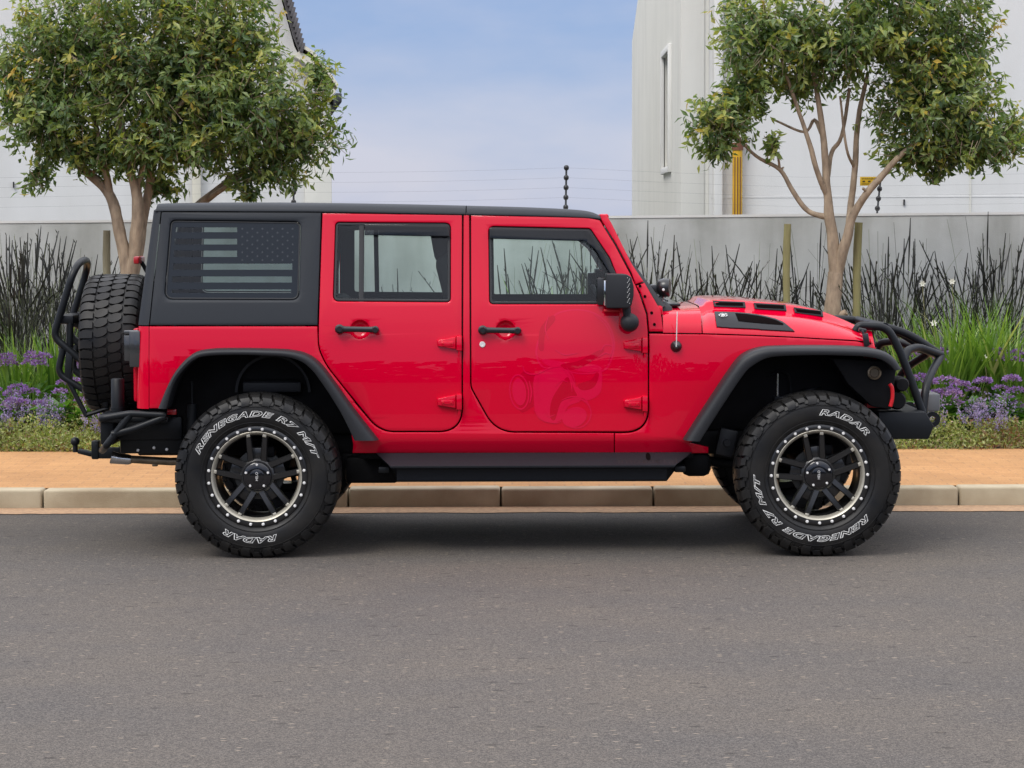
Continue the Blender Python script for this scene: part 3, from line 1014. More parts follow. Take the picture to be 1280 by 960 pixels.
def tree(name, label, Yt, limbs, blobs, nclump, seed, hole=-0.27):
    """limbs: list of [(px,py,dY,rad_px)...]; blobs: (px,py,rx,ry,dY,weight)"""
    rr = random.Random(seed)
    sc = (Yt - CAM_LOC.y) / FPX
    b0 = at(limbs[0][0][0], limbs[0][0][1], Yt)
    r = empty(name, (b0.x, Yt, bed_z(Yt)))
    tag(r, label, 'tree', 'young trees in the planting bed')
    bm = bmesh.new()
    ends = []
    for li, lb in enumerate(limbs):
        P = []
        for (px, py, dy, rad) in lb:
            p = at(px, py, Yt + dy)
            P.append((p.x, p.y, p.z, rad * sc))
        pts = catmull([Vector(p[:3]) for p in P], 5)
        rad = [interp(k / (len(pts) - 1), [i / (len(P) - 1) for i in range(len(P))], [p[3] * 0.84 for p in P]) for k in range(len(pts))]
        pts = [p + 0.25 * rad[i] * Vector((noise.noise(p * 6), noise.noise(p * 6 + Vector((9, 0, 0))), 0)) for i, p in enumerate(pts)]
        rad = [q * (1 + 0.10 * noise.noise(pts[i] * 9)) for i, q in enumerate(rad)]
        add_tube(bm, pts, rad, 12)
        ends += pts[len(pts) // 2:]
    # stubs where side shoots were pruned
    for li in range(min(4, len(limbs))):
        lb = limbs[li]
        q = lb[len(lb) // 2]
        p = at(q[0], q[1], Yt + q[2])
        d = Vector((rr.choice((-1, 1)) * 0.8, -0.4, 0.5)).normalized()
        add_tube(bm, [p, p + d * (q[3] * sc * 1.7)], [q[3] * sc * .45, q[3] * sc * .3], 8)
    mk('trunk', bm, M['bark'], r, smooth=60)
    lv = Leaves()
    tw = bmesh.new()
    tot = sum(b[5] for b in blobs)
    for (px, py, rx, ry, dy, wt) in blobs:
        c = at(px, py, Yt + dy)
        ex = Vector((rx * sc, (rx + ry) / 2 * sc * 0.95, ry * sc))
        for k in range(int(nclump * wt / tot)):
            u = rnd_dir(rr)
            f = rr.random() ** 0.42
            if noise.noise(Vector((u.x * 2.2 + px, u.y * 2.2, u.z * 2.2 + py))) < hole and f > 0.5:
                continue
            f *= 1 + 0.24 * noise.noise(u * 3 + Vector((px, py, 0)))
            p = c + Vector((u.x * ex.x, u.y * ex.y, u.z * ex.z)) * f
            ax = (u * 0.9 + Vector((0, 0, 0.45)) + rnd_dir(rr) * 0.5).normalized()
            if u.z < -0.35:
                ax = (u * 0.8 + Vector((0, 0, -0.2)) + rnd_dir(rr) * 0.5).normalized()
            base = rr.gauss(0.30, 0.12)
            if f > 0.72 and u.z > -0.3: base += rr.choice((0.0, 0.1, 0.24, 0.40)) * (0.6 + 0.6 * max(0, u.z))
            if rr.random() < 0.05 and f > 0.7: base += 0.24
            add_tube(tw, [p - ax * 0.13, p + ax * 0.05], [0.0035, 0.0018], 4, cap=False)
            n = rr.randint(9, 14)
            for i in range(n):
                h = rr.uniform(-0.10, 0.06)
                an = rr.uniform(0, 2 * pi)
                o1 = ax.orthogonal().normalized()
                o2 = ax.cross(o1)
                rad = o1 * cos(an) + o2 * sin(an)
                d = (rad * rr.uniform(0.5, 1.2) + ax * rr.uniform(0.0, 1.0) + Vector((0, 0, -0.35)) + rnd_dir(rr) * 0.35).normalized()
                q = p + ax * h * 1.3 + rnd_dir(rr) * 0.03
                ln = rr.uniform(0.052, 0.092)
                up = (ax + rnd_dir(rr) * 0.6)
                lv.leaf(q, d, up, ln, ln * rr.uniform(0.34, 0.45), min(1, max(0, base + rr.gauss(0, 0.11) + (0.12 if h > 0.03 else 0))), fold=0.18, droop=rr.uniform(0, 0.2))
    lv.build('crown', M['leaf'], r)
    if True:
        mk('twig', tw, M['bark'], r, smooth=0)
        bpy.data.objects[-1] if False else None
    return r

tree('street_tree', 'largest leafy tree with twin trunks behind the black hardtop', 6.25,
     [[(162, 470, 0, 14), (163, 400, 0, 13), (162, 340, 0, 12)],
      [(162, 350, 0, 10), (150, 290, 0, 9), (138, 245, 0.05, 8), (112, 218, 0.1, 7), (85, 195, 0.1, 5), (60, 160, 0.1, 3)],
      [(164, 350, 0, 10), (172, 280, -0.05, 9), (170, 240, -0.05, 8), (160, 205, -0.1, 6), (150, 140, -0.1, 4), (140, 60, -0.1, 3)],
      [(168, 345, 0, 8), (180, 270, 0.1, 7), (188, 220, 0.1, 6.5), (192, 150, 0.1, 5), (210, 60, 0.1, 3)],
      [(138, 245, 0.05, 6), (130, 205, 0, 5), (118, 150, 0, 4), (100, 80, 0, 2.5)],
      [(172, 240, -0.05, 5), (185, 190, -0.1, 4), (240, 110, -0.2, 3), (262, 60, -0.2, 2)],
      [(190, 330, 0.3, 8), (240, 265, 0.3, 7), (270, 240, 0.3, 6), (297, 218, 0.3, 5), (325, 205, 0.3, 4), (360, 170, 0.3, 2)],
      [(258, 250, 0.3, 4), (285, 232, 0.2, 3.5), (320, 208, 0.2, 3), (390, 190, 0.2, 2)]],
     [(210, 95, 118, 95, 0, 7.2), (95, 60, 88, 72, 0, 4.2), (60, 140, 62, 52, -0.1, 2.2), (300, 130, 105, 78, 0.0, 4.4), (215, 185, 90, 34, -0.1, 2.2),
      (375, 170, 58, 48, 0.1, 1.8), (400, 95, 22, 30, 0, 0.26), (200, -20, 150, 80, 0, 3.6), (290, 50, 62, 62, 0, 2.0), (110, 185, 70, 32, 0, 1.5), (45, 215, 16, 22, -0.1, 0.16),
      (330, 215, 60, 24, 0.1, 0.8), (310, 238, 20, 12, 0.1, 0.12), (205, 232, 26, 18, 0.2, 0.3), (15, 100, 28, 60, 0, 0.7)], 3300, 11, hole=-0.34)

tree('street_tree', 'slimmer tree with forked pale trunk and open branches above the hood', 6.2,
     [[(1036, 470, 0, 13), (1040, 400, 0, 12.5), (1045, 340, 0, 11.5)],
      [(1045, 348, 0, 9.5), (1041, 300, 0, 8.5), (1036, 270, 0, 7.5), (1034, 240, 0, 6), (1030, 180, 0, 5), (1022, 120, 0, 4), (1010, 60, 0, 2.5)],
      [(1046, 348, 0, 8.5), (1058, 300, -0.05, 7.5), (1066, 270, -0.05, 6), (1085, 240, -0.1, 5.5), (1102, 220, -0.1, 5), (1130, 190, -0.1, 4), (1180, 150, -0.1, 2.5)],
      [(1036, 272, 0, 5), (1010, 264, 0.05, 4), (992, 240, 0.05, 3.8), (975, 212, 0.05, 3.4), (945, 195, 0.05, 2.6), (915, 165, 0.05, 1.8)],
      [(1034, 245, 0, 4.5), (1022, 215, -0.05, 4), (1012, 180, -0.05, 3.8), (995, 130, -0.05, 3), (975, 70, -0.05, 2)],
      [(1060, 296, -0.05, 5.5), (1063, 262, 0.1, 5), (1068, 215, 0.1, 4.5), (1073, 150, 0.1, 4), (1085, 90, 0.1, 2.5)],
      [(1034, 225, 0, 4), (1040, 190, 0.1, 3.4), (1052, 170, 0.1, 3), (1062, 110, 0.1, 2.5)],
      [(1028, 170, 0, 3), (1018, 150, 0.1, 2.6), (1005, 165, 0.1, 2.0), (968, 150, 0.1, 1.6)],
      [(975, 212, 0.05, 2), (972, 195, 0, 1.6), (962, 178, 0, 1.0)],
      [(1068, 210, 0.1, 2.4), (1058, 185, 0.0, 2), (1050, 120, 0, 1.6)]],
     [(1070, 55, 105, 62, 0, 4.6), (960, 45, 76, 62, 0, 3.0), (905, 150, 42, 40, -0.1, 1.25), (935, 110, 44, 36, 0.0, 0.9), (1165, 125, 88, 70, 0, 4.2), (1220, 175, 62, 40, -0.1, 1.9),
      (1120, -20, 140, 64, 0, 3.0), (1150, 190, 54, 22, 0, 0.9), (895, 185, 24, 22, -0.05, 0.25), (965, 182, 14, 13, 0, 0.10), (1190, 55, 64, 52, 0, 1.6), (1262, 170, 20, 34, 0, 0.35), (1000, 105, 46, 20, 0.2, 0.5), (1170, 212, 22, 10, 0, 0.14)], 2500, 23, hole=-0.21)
# ------------------------------------------------------------------ planting
def reed_mesh(seed, n, h, spread, lean):
    rr = random.Random(seed)
    lv = Leaves()
    for i in range(n):
        a = rr.uniform(0, 2 * pi)
        r0 = spread * 0.35 * sqrt(rr.random())
        b = Vector((r0 * cos(a), r0 * sin(a) * 0.7, 0))
        tilt = abs(rr.gauss(0, lean))
        hh = h * (0.48 + 0.52 * rr.random() ** 1.3) * (1 - 0.25 * tilt)
        az = a + rr.uniform(-0.7, 0.7)
        d = Vector((cos(az) * tilt, sin(az) * tilt * 0.6, 1)).normalized()
        bend = (rr.uniform(0.0, 0.12) + (rr.uniform(0.1, 0.32) if rr.random() < 0.3 else 0)) * (1 + 2 * tilt)
        out = Vector((cos(az), sin(az) * 0.6, 0))
        K = 8
        pts = []
        for k in range(K + 1):
            t = k / K
            pts.append(b + d * hh * t + out * bend * hh * t * t * 1.3 - Vector((0, 0, bend * hh * 0.5 * t ** 3)))
        headed = rr.random() < 0.62
        rs = []; tints = []
        for k in range(K + 1):
            t = k / K
            r = 0.0027 * (1 - 0.5 * t)
            if headed and t > 0.72: r = 0.0028 + 0.0046 * sin(pi * min(1, (t - 0.70) / 0.31)) * rr.uniform(0.7, 1.2)
            rs.append(r)
        base = rr.choice((0.15, 0.3, 0.45, 0.6, 0.75, 0.85))
        for k in range(K):
            t = (k + 0.5) / K
            tints.append(0.05 + 0.15 * rr.random() if headed and t > 0.70 else base + rr.uniform(-.08, .08))
        lv.stem(pts, rs, base, 3, tints)
        if headed:      # husks that jut from the seed head
            for q in range(rr.randint(3, 7)):
                k = rr.randint(K - 3, K - 1)
                p = pts[k].lerp(pts[k + 1], rr.random())
                dd = (d + rnd_dir(rr) * 0.55).normalized()
                lv.leaf(p, dd, rnd_dir(rr), rr.uniform(0.03, 0.055), 0.010, 0.08 + 0.2 * rr.random(), 0.1)
        # nodes with sheaths along the stem
        for q in range(2):
            k = rr.randint(1, K - 3)
            lv.leaf(pts[k], d, out, 0.045, 0.007, 0.12, 0.1)
    return lv

def clump(lv, name, m, part=None, loc=(0, 0, 0)):
    return lv.build(name, m)

REED = []
for s, n, h, sp, ln in ((1, 135, 1.46, 0.48, 0.19), (2, 150, 1.42, 0.62, 0.36), (3, 95, 1.50, 0.48, 0.28)):
    REED.append(reed_mesh(s, n, h, sp, ln))
reed_me = []
for i, lv in enumerate(REED):
    o = lv.build('reed_clump', M['reed'])
    reed_me.append(o)
reed_spots = [
    # px, Y, variant, scale, label
    (8, 6.7, 0, 0.98, 'dense dark reed clump at the photo edge left of all other reeds'),
    (48, 7.0, 0, 0.96, 'dense dark reed clump rising above the pale strap leaves on the left'),
    (92, 6.8, 0, 0.90, 'dark reed clump behind the tubular tyre carrier loop'),
    (28, 7.4, 0, 1.0, 'dark reed clump close to the wall, tallest above the purple flowers'),
    (135, 7.4, 2, 0.72, 'short dark reed clump around the pale stake by the spare wheel'),
    (500, 7.2, 2, 0.72, 'reeds seen through the rear door window near the seat'),
    (640, 6.9, 1, 0.93, 'bushy reeds seen through the left half of the front door window'),
    (708, 7.0, 1, 0.93, 'tall reeds seen through the middle of the front door window'),
    (745, 7.4, 2, 1.0, 'sparse reeds seen behind the windscreen pillar top'),
    (800, 7.0, 2, 0.97, 'upright reeds behind the windscreen pillar and spotlight'),
    (835, 7.2, 1, 0.98, 'reeds behind the black spotlight at the windscreen base'),
    (890, 6.9, 1, 0.95, 'low leaning reeds above the rear part of the hood'),
    (945, 7.0, 1, 0.93, 'low leaning reeds above the hood left of the free stake'),
    (1012, 7.2, 2, 0.95, 'sparse reeds between the two greenish stakes'),
    (1095, 6.9, 1, 1.0, 'dense upright reeds just right of the forked trunk'),
    (1128, 7.3, 2, 0.97, 'tall thin reeds above the front crash bar'),
    (1190, 7.1, 1, 0.90, 'splayed reeds above the strap leaves near the white flowers'),
    (1235, 7.3, 2, 1.0, 'tall thin reeds behind the strap leaves at far right'),
    (1268, 6.9, 0, 0.92, 'dense dark reed clump at the right edge of the bed'),
]
rr = random.Random(4)
used = set()
for (px, Y, v, s, lab) in reed_spots:
    src = reed_me[v]
    p = at(px, 400, Y)
    if v not in used:
        o = src; used.add(v)
    else:
        o = src.copy(); COL.objects.link(o)
    o.location = (p.x, Y, bed_z(Y))
    o.rotation_euler = (0, 0, rr.uniform(0, 6.28))
    s *= 1.12
    o.scale = (s, s, s)
    tag(o, lab, 'reeds', 'dark reed clumps along the wall')

def strap_mesh(seed, n, h, spread):
    rr = random.Random(seed)
    lv = Leaves()
    for i in range(n):
        a = rr.uniform(0, 2 * pi)
        r0 = spread * 0.3 * sqrt(rr.random())
        b = Vector((r0 * cos(a), r0 * sin(a), 0))
        az = a + rr.uniform(-0.8, 0.8)
        out = Vector((cos(az), sin(az), 0))
        side = Vector((-sin(az), cos(az), 0))
        tilt = rr.uniform(0.05, 0.55)
        ln = h * rr.uniform(0.6, 1.15)
        arch = rr.uniform(0.05, 0.5)
        K = 7
        pts = []
        for k in range(K + 1):
            t = k / K
            pts.append(b + Vector((0, 0, 1)) * ln * (t - arch * t ** 3 * 0.55) + out * ln * (tilt * t + arch * t * t * 0.5))
        w0 = rr.uniform(0.015, 0.029)
        wd = [w0 * (0.75 + 0.5 * sin(pi * min(1, k / K + 0.25))) * (1 - (k / K) ** 4 * 0.92) for k in range(K + 1)]
        lv.strip(pts, wd, (side + out * rr.uniform(-.5, .5)).normalized(), min(1, max(0, rr.gauss(0.45, 0.2))))
    return lv
straps = []
for s, n, h in ((31, 170, 0.98), (32, 120, 0.80)):
    root = empty('strap_leaf_plant')
    strap_mesh(s, n, h, 0.4).build('foliage', M['blade'], root, local=True)
    straps.append(root)
strap_spots = [
    (20, 6.15, 1, 0.95, 'green strap leaf plant behind the leftmost purple flower heads'),
    (72, 6.2, 1, 1.05, 'green strap leaf plant below the dark reeds left of the carrier'),
    (104, 6.3, 1, 0.8, 'smaller strap leaf plant seen through the tyre carrier tubes'),
    (640, 6.3, 1, 1.12, 'strap leaf plant whose tips show low in the left of the front door window'),
    (705, 6.35, 0, 1.08, 'strap leaf plant whose tips show low in the middle of the front door window'),
    (300, 6.2, 1, 0.9, 'strap leaf plant in the bed behind the flag window of the car'),
    (480, 6.1, 0, 0.8, 'strap leaf plant in the bed behind the rear door'),
    (880, 6.15, 1, 0.85, 'strap leaf plant in the bed behind the hood'),
    (1000, 6.1, 0, 0.75, 'strap leaf plant in the bed beside the forked trunk foot'),
    (1145, 6.2, 1, 0.95, 'strap leaf plant seen through the front crash bar'),
    (1182, 6.05, 0, 0.98, 'tall bright strap leaf plant just right of the crash bar tip'),
    (1222, 6.2, 0, 1.0, 'tall bright strap leaf plant with a pale bud among its blades'),
    (1266, 6.1, 0, 1.02, 'tall bright strap leaf plant at the right edge of the photo'),
]
used = set()
for (px, Y, v, s, lab) in strap_spots:
    p = at(px, 400, Y)
    if v not in used:
        o = straps[v]; used.add(v)
        o.location = (p.x, Y, bed_z(Y)); o.scale = (s, s, s)
        o['label'] = lab
    else:
        o = copy_thing(straps[v], (p.x, Y, bed_z(Y)), rr.uniform(0, 6.28), s, lab)
    tag(o, lab, 'plant', 'strap leaf plants in the bed')

# white flowers on thin stalks
def white_flower(px, py, Y, lab):
    p = at(px, py, Y)
    z0 = bed_z(Y)
    r = empty('white_flower', (p.x, Y, z0))
    tag(r, lab, 'flower', 'small white flowers above the strap leaves')
    bm = bmesh.new()
    add_tube(bm, catmull([Vector((0.05, 0, 0)), Vector((0.03, 0, (p.z - z0) * .6)), Vector((0, 0, p.z - z0))], 6), 0.003, 5)
    mk('stalk', bm, M['stake'], r, local=True)
    lv = Leaves()
    for k in range(6):
        a = k * pi / 3
        lv.leaf(Vector((0, 0, p.z - z0)), Vector((cos(a), -0.35, sin(a) + 0.25)), Vector((0, -1, 0.3)), 0.030, 0.020, 0.5, 0.1, 0.1)
    lv.build('blossom', M['whitepetal'], r, local=True)
white_flower(1167, 404, 6.2, 'white flower nearest the crash bar')
white_flower(1190, 352, 6.5, 'white flower highest against the grey wall')
white_flower(1153, 355, 6.6, 'white flower high above the crash bar left of the highest one')
white_flower(1230, 447, 5.9, 'white bud low among the strap leaves')

# statice: broad leaves and domes of purple petals
def statice(seed, nhead, h, pet='petal', leafn=26, spread=0.22):
    rr = random.Random(seed)
    root = empty('statice_plant')
    lv = Leaves(); st = Leaves(); heads = []
    for i in range(leafn):
        a = rr.uniform(0, 2 * pi)
        d = Vector((cos(a), sin(a), rr.uniform(0.15, 1.3))).normalized()
        b = Vector((cos(a) * 0.04, sin(a) * 0.04, rr.uniform(0.02, h * 0.55)))
        ln = rr.uniform(0.12, 0.22)
        lv.leaf(b, d, Vector((0, 0, 1)), ln, ln * 0.40, min(1, max(0, rr.gauss(0.5, 0.25))), 0.15, 0.25)
    for i in range(nhead):
        a = rr.uniform(0, 2 * pi)
        rad = spread * sqrt(rr.random())
        top = Vector((cos(a) * rad, sin(a) * rad, h * rr.uniform(0.62, 1.05)))
        st.stem([Vector((cos(a) * 0.03, sin(a) * 0.03, 0)), top * 0.6 + Vector((0, 0, h * .05)), top], [0.005, 0.004, 0.003], 0.4)
        R = rr.uniform(0.05, 0.085)
        fl = Leaves(); heads.append(fl)
        n = int(R * 1700)
        t0 = rr.gauss(0.4, 0.14)
        for k in range(n):
            u = rnd_dir(rr)
            u.z = abs(u.z) * 0.7 - 0.1
            q = top + Vector((u.x * R, u.y * R, u.z * R * 0.75)) * rr.uniform(0.75, 1.05)
            fl.leaf(q, (u + rnd_dir(rr) * 0.6), rnd_dir(rr), rr.uniform(0.014, 0.026), rr.uniform(0.012, 0.018), min(1, max(0, t0 + rr.gauss(0, 0.16))), 0.2)
    lv.build('foliage', M['broad'], root, local=True)
    st.build('stem', M['blade'], root, local=True)
    for fl in heads: fl.build('flower_head', M[pet], root, local=True)
    return root
ST = [statice(41, 5, 0.66, leafn=34, spread=0.19), statice(42, 3, 0.44, leafn=70, spread=0.17), statice(43, 6, 0.40, leafn=44, spread=0.19)]
st_spots = [
    (8, 5.75, 0, 0.92, 'tall purple statice at the left edge of the photo'),
    (42, 5.8, 0, 0.94, 'tall purple statice in front of the leftmost strap leaves'),
    (12, 5.35, 2, 0.95, 'low purple statice at the left edge above the ground cover'),
    (36, 5.45, 2, 0.85, 'low purple statice left of the broad bright leaves'),
    (70, 5.25, 1, 1.0, 'broad bright green statice leaves below the tyre carrier'),
    (98, 5.55, 0, 0.86, 'purple statice seen through the tyre carrier tubes'),
    (102, 5.2, 1, 0.85, 'small leafy statice behind the rear bumper post'),
    (1150, 5.9, 0, 0.95, 'pinkish statice seen between the crash bar tubes'),
    (1172, 5.2, 2, 1.12, 'deep purple statice right beside the front bumper end'),
    (1188, 5.3, 1, 0.9, 'leafy statice between the bumper and the middle of the right bed'),
    (1245, 5.95, 0, 0.92, 'purple statice standing before the right strap leaves'),
    (1216, 5.35, 1, 0.95, 'leafy pale purple statice in the middle of the right bed'),
    (1252, 5.3, 1, 1.0, 'leafy purple statice low in the right bed'),
    (1274, 5.25, 2, 0.9, 'low purple statice at the right edge of the photo'),
]
used = set()
for (px, Y, v, s, lab) in st_spots:
    p = at(px, 400, Y)
    if v not in used:
        o = ST[v]; used.add(v)
        o.location = (p.x, Y, bed_z(Y)); o.scale = (s, s, s)
    else:
        o = copy_thing(ST[v], (p.x, Y, bed_z(Y)), rr.uniform(0, 6.28), s, lab)
    tag(o, lab, 'flowers', 'purple statice plants in the bed')

# ground cover along the front of the bed (nobody could count it)
def ground_cover():
    rr = random.Random(9)
    lv = Leaves()
    def tuft(x, y, dens):
        hmax = 0.08 + 0.15 * min(1, (y - 4.60) / 0.30)
        hmax *= 0.85 + 1.0 * noise.noise(Vector((x * 3.1, y * 3, 0)))
        z = bed_z(y) - 0.02
        t0 = 0.45 + 0.45 * noise.noise(Vector((x * 1.9, y * 2.2, 5)))
        for k in range(dens):
            p = Vector((x + rr.gauss(0, 0.03), y + rr.gauss(0, 0.03), z + hmax * rr.random()))
            d = (rnd_dir(rr) + Vector((0, 0, 0.5))).normalized()
            ln = rr.uniform(0.018, 0.036)
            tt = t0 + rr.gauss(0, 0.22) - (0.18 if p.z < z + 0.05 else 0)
            lv.leaf(p, d, rnd_dir(rr), ln, ln * 0.45, min(1, max(0, tt)), 0.15)
    xl = at(0, 500, 4.7).x; xr_ = at(1280, 500, 4.7).x
    for i in range(5000):
        q = rr.random()
        x = rr.uniform(xl - 0.3, xl + 1.25) if q < .36 else (rr.uniform(xr_ - 1.25, xr_ + 0.3) if q < .72 else rr.uniform(xl + 1, xr_ - 1))
        y = max(4.57, rr.uniform(4.585, 5.45) + 0.07 * noise.noise(Vector((x * 2.1, 0, 8))))
        tuft(x, y, 11)
    o = lv.build('ground_cover', M['cover'])
    tag(o, 'low pinkish green ground cover edging the brick pavement', 'ground cover', kind='stuff')
    # lilac spikes standing in it
    lv = Leaves()
    for i in range(900):
        x = rr.uniform(xl - .2, xl + 1.2) if rr.random() < .55 else rr.uniform(xr_ - 1.1, xr_ + .2)
        y = rr.uniform(4.72, 5.4)
        if noise.noise(Vector((x * 3.0, y * 2, 9))) < -0.02: continue
        z0 = bed_z(y) + 0.05; h = rr.uniform(0.15, 0.34)
        d = Vector((rr.gauss(0, .15), rr.gauss(0, .15), 1)).normalized()
        b = Vector((x, y, z0))
        for k in range(20):
            t = rr.uniform(0.45, 1)
            u = rnd_dir(rr)
            lv.leaf(b + d * h * t + u * 0.011 * (1.3 - t), u + d * .6, rnd_dir(rr), 0.018, 0.011, min(1, max(0, rr.gauss(.45, .22))), .2)
    o = lv.build('lilac_flowers', M['lilac'])
    tag(o, 'small lilac flower spikes standing in the ground cover', 'flowers', kind='stuff')
ground_cover()

# far tree line across the street: only its reflection shows in the paint
M['treeline'] = mat('treeline_leaf', (0.016, 0.022, 0.010), rough=1.0, spec=0.0)
def treeline():
    rr = random.Random(77)
    lv = Leaves()
    for i in range(9000):
        x = rr.uniform(-40, 40)
        top = 2.25 + 0.8 * noise.noise(Vector((x * 0.16, 0, 0))) + 0.5 * noise.noise(Vector((x * 0.8, 3, 0)))
        z = rr.uniform(-0.2, top)
        p = Vector((x, -20 + rr.uniform(-1.2, 1.2), z))
        lv.leaf(p, rnd_dir(rr), rnd_dir(rr), 0.5, 0.4, rr.uniform(0, 0.35), 0.1)
    o = lv.build('street_hedge', M['treeline'])
    tag(o, 'dark hedge across the street, seen only reflected in the paint', 'hedge', kind='stuff')
treeline()
# ================================================================== the car
YC = 0.98
CAR = empty('off_road_car', (0.0, YC, 0.0))
tag(CAR, 'bright red four door off road car with black hardtop parked at the kerb', 'car')

HWZ = [0.30, 0.50, 0.60, 0.615, 0.72, 0.82, 0.92, 1.00, 1.08, 1.16, 1.24, 1.31, 1.36, 1.60, 1.90]
HWV = [0.720, 0.745, 0.790, 0.7955, 0.7980, 0.7990, 0.7995, 0.7975, 0.7925, 0.7850, 0.7750, 0.7635, 0.7540, 0.7030, 0.6400]
def hw(Z): return smooth_interp(Z, HWZ, HWV)
TX = [0.72, 0.80, 1.00, 1.45, 1.95]
TV = [0.0, 0.001, 0.030, 0.105, 0.175]
def taper(X): return smooth_interp(X, TX, TV)
def ys(X, Z): return YC - hw(Z) + taper(X)
def S(px, py):
    Y = 0.2
    for _ in range(5):
        p = at(px, py, Y)
        Y = ys(p.x, p.z)
    return Vector((p.x, p.z))
def S3(px, py, off=0.0):
    q = S(px, py)
    return Vector((q.x, ys(q.x, q.y) - off, q.y))

def fillet_px(pts, seg=10):
    n = len(pts)
    out = []
    for i in range(n):
        p = Vector(pts[i][:2])
        r = pts[i][2] if len(pts[i]) > 2 else 0
        if r <= 0:
            out.append(p); continue
        a = Vector(pts[i - 1][:2]); c = Vector(pts[(i + 1) % n][:2])
        va, vc = (a - p), (c - p)
        ang = va.angle(vc)
        ka = 0.49 if len(pts[i - 1]) > 2 and pts[i - 1][2] > 0 else 0.95
        kc = 0.49 if len(pts[(i + 1) % n]) > 2 and pts[(i + 1) % n][2] > 0 else 0.95
        t = min(r / math.tan(ang / 2), va.length * ka, vc.length * kc)
        s, e = p + va.normalized() * t, p + vc.normalized() * t
        for k in range(seg + 1):
            u = k / seg
            out.append(s * (1 - u) ** 2 + p * 2 * u * (1 - u) + e * u * u)
    return out
def area2(lp):
    return sum(lp[i].x * lp[(i + 1) % len(lp)].y - lp[(i + 1) % len(lp)].x * lp[i].y for i in range(len(lp))) / 2
def loop(pts, conv=True):
    lp = [S(p.x, p.y) for p in fillet_px(pts)]
    # drop duplicates
    out = []
    for p in lp:
        if not out or (p - out[-1]).length > 0.0012: out.append(p)
    if (out[0] - out[-1]).length < 0.0012: out.pop()
    if area2(out) < 0: out.reverse()
    return out
def inset(lp, d):
    n = len(lp)
    out = []
    for i in range(n):
        a, b, c = lp[i - 1], lp[i], lp[(i + 1) % n]
        e1 = (b - a).normalized(); e2 = (c - b).normalized()
        n1 = Vector((-e1.y, e1.x)); n2 = Vector((-e2.y, e2.x))
        k = 1 + n1.dot(n2)
        m = (n1 + n2) / max(k, 0.35)
        out.append(b + m * d)
    return out

def sheet_bm(outer, holes=(), gap=0.0022, roll=0.005, depth=0.03, off=0.0, hroll=None, yfun=None, zstep=0.02, hdepth=None):
    """curved side panel from (X,Z) loops; y follows the body side"""
    bm = bmesh.new()
    def ring(lp, sgn, g, rl, dp):
        L0 = inset(lp, sgn * g); L1 = inset(lp, sgn * (g + rl * 0.3)); L2 = inset(lp, sgn * (g + rl))
        v2 = [bm.verts.new((p.x, 0, p.y)) for p in L2]
        if rl > 0:
            vm = [bm.verts.new((p.x, rl * 0.3, p.y)) for p in L1]
            v0 = [bm.verts.new((p.x, rl, p.y)) for p in L0]
            rows = [v2, vm, v0]
        else:
            rows = [v2]
        if dp > 0:
            rows.append([bm.verts.new((v.co.x, max(rl, 0) + dp, v.co.z)) for v in rows[-1]])
        n = len(lp)
        for A, B in zip(rows[:-1], rows[1:]):
            for i in range(n):
                j = (i + 1) % n
                bm.faces.new((A[i], A[j], B[j], B[i]))
        E = []
        for i in range(n):
            e = bm.edges.get((v2[i], v2[(i + 1) % n]))
            if e is None: e = bm.edges.new((v2[i], v2[(i + 1) % n]))
            E.append(e)
        return E
    E = ring(outer, 1, gap, roll, depth)
    for h in holes:
        E += ring(h, -1, 0.0, roll if hroll is None else hroll, depth if hdepth is None else hdepth)
    bmesh.ops.triangle_fill(bm, edges=E, use_beauty=True, use_dissolve=False)
    zs = [v.co.z for v in bm.verts]; xs = [v.co.x for v in bm.verts]
    z = math.ceil(min(zs) / zstep) * zstep
    while z < max(zs):
        bmesh.ops.bisect_plane(bm, geom=bm.verts[:] + bm.edges[:] + bm.faces[:], dist=1e-5, plane_co=(0, 0, z), plane_no=(0, 0, 1))
        z += zstep
    x = 0.75
    while x < max(xs):
        if x > min(xs):
            bmesh.ops.bisect_plane(bm, geom=bm.verts[:] + bm.edges[:] + bm.faces[:], dist=1e-5, plane_co=(x, 0, 0), plane_no=(1, 0, 0))
        x += 0.06
    f = yfun or ys
    for v in bm.verts:
        v.co.y = f(v.co.x, v.co.z) - off + v.co.y
    bmesh.ops.recalc_face_normals(bm, faces=bm.faces[:])
    s = sum(fc.normal.y * fc.calc_area() for fc in bm.faces)
    if s > 0: bmesh.ops.reverse_faces(bm, faces=bm.faces[:])
    return bm

def mirror_bm(bm):
    me = bpy.data.meshes.new('tmp')
    bm.to_mesh(me)
    b2 = bmesh.new()
    b2.from_mesh(me)
    bpy.data.meshes.remove(me)
    for v in b2.verts: v.co.y = 2 * YC - v.co.y
    bmesh.ops.reverse_faces(b2, faces=b2.faces[:])
    return b2

def both(name, bm, m, parent=None, smooth=35, recalc=False, far_parent=None):
    b2 = mirror_bm(bm)
    a = mk(name, bm, m, parent or CAR, smooth, recalc=recalc)
    fp = far_parent or (parent if parent else CAR)
    b = mk(name, b2, m, fp, smooth, recalc=recalc)
    return a, b

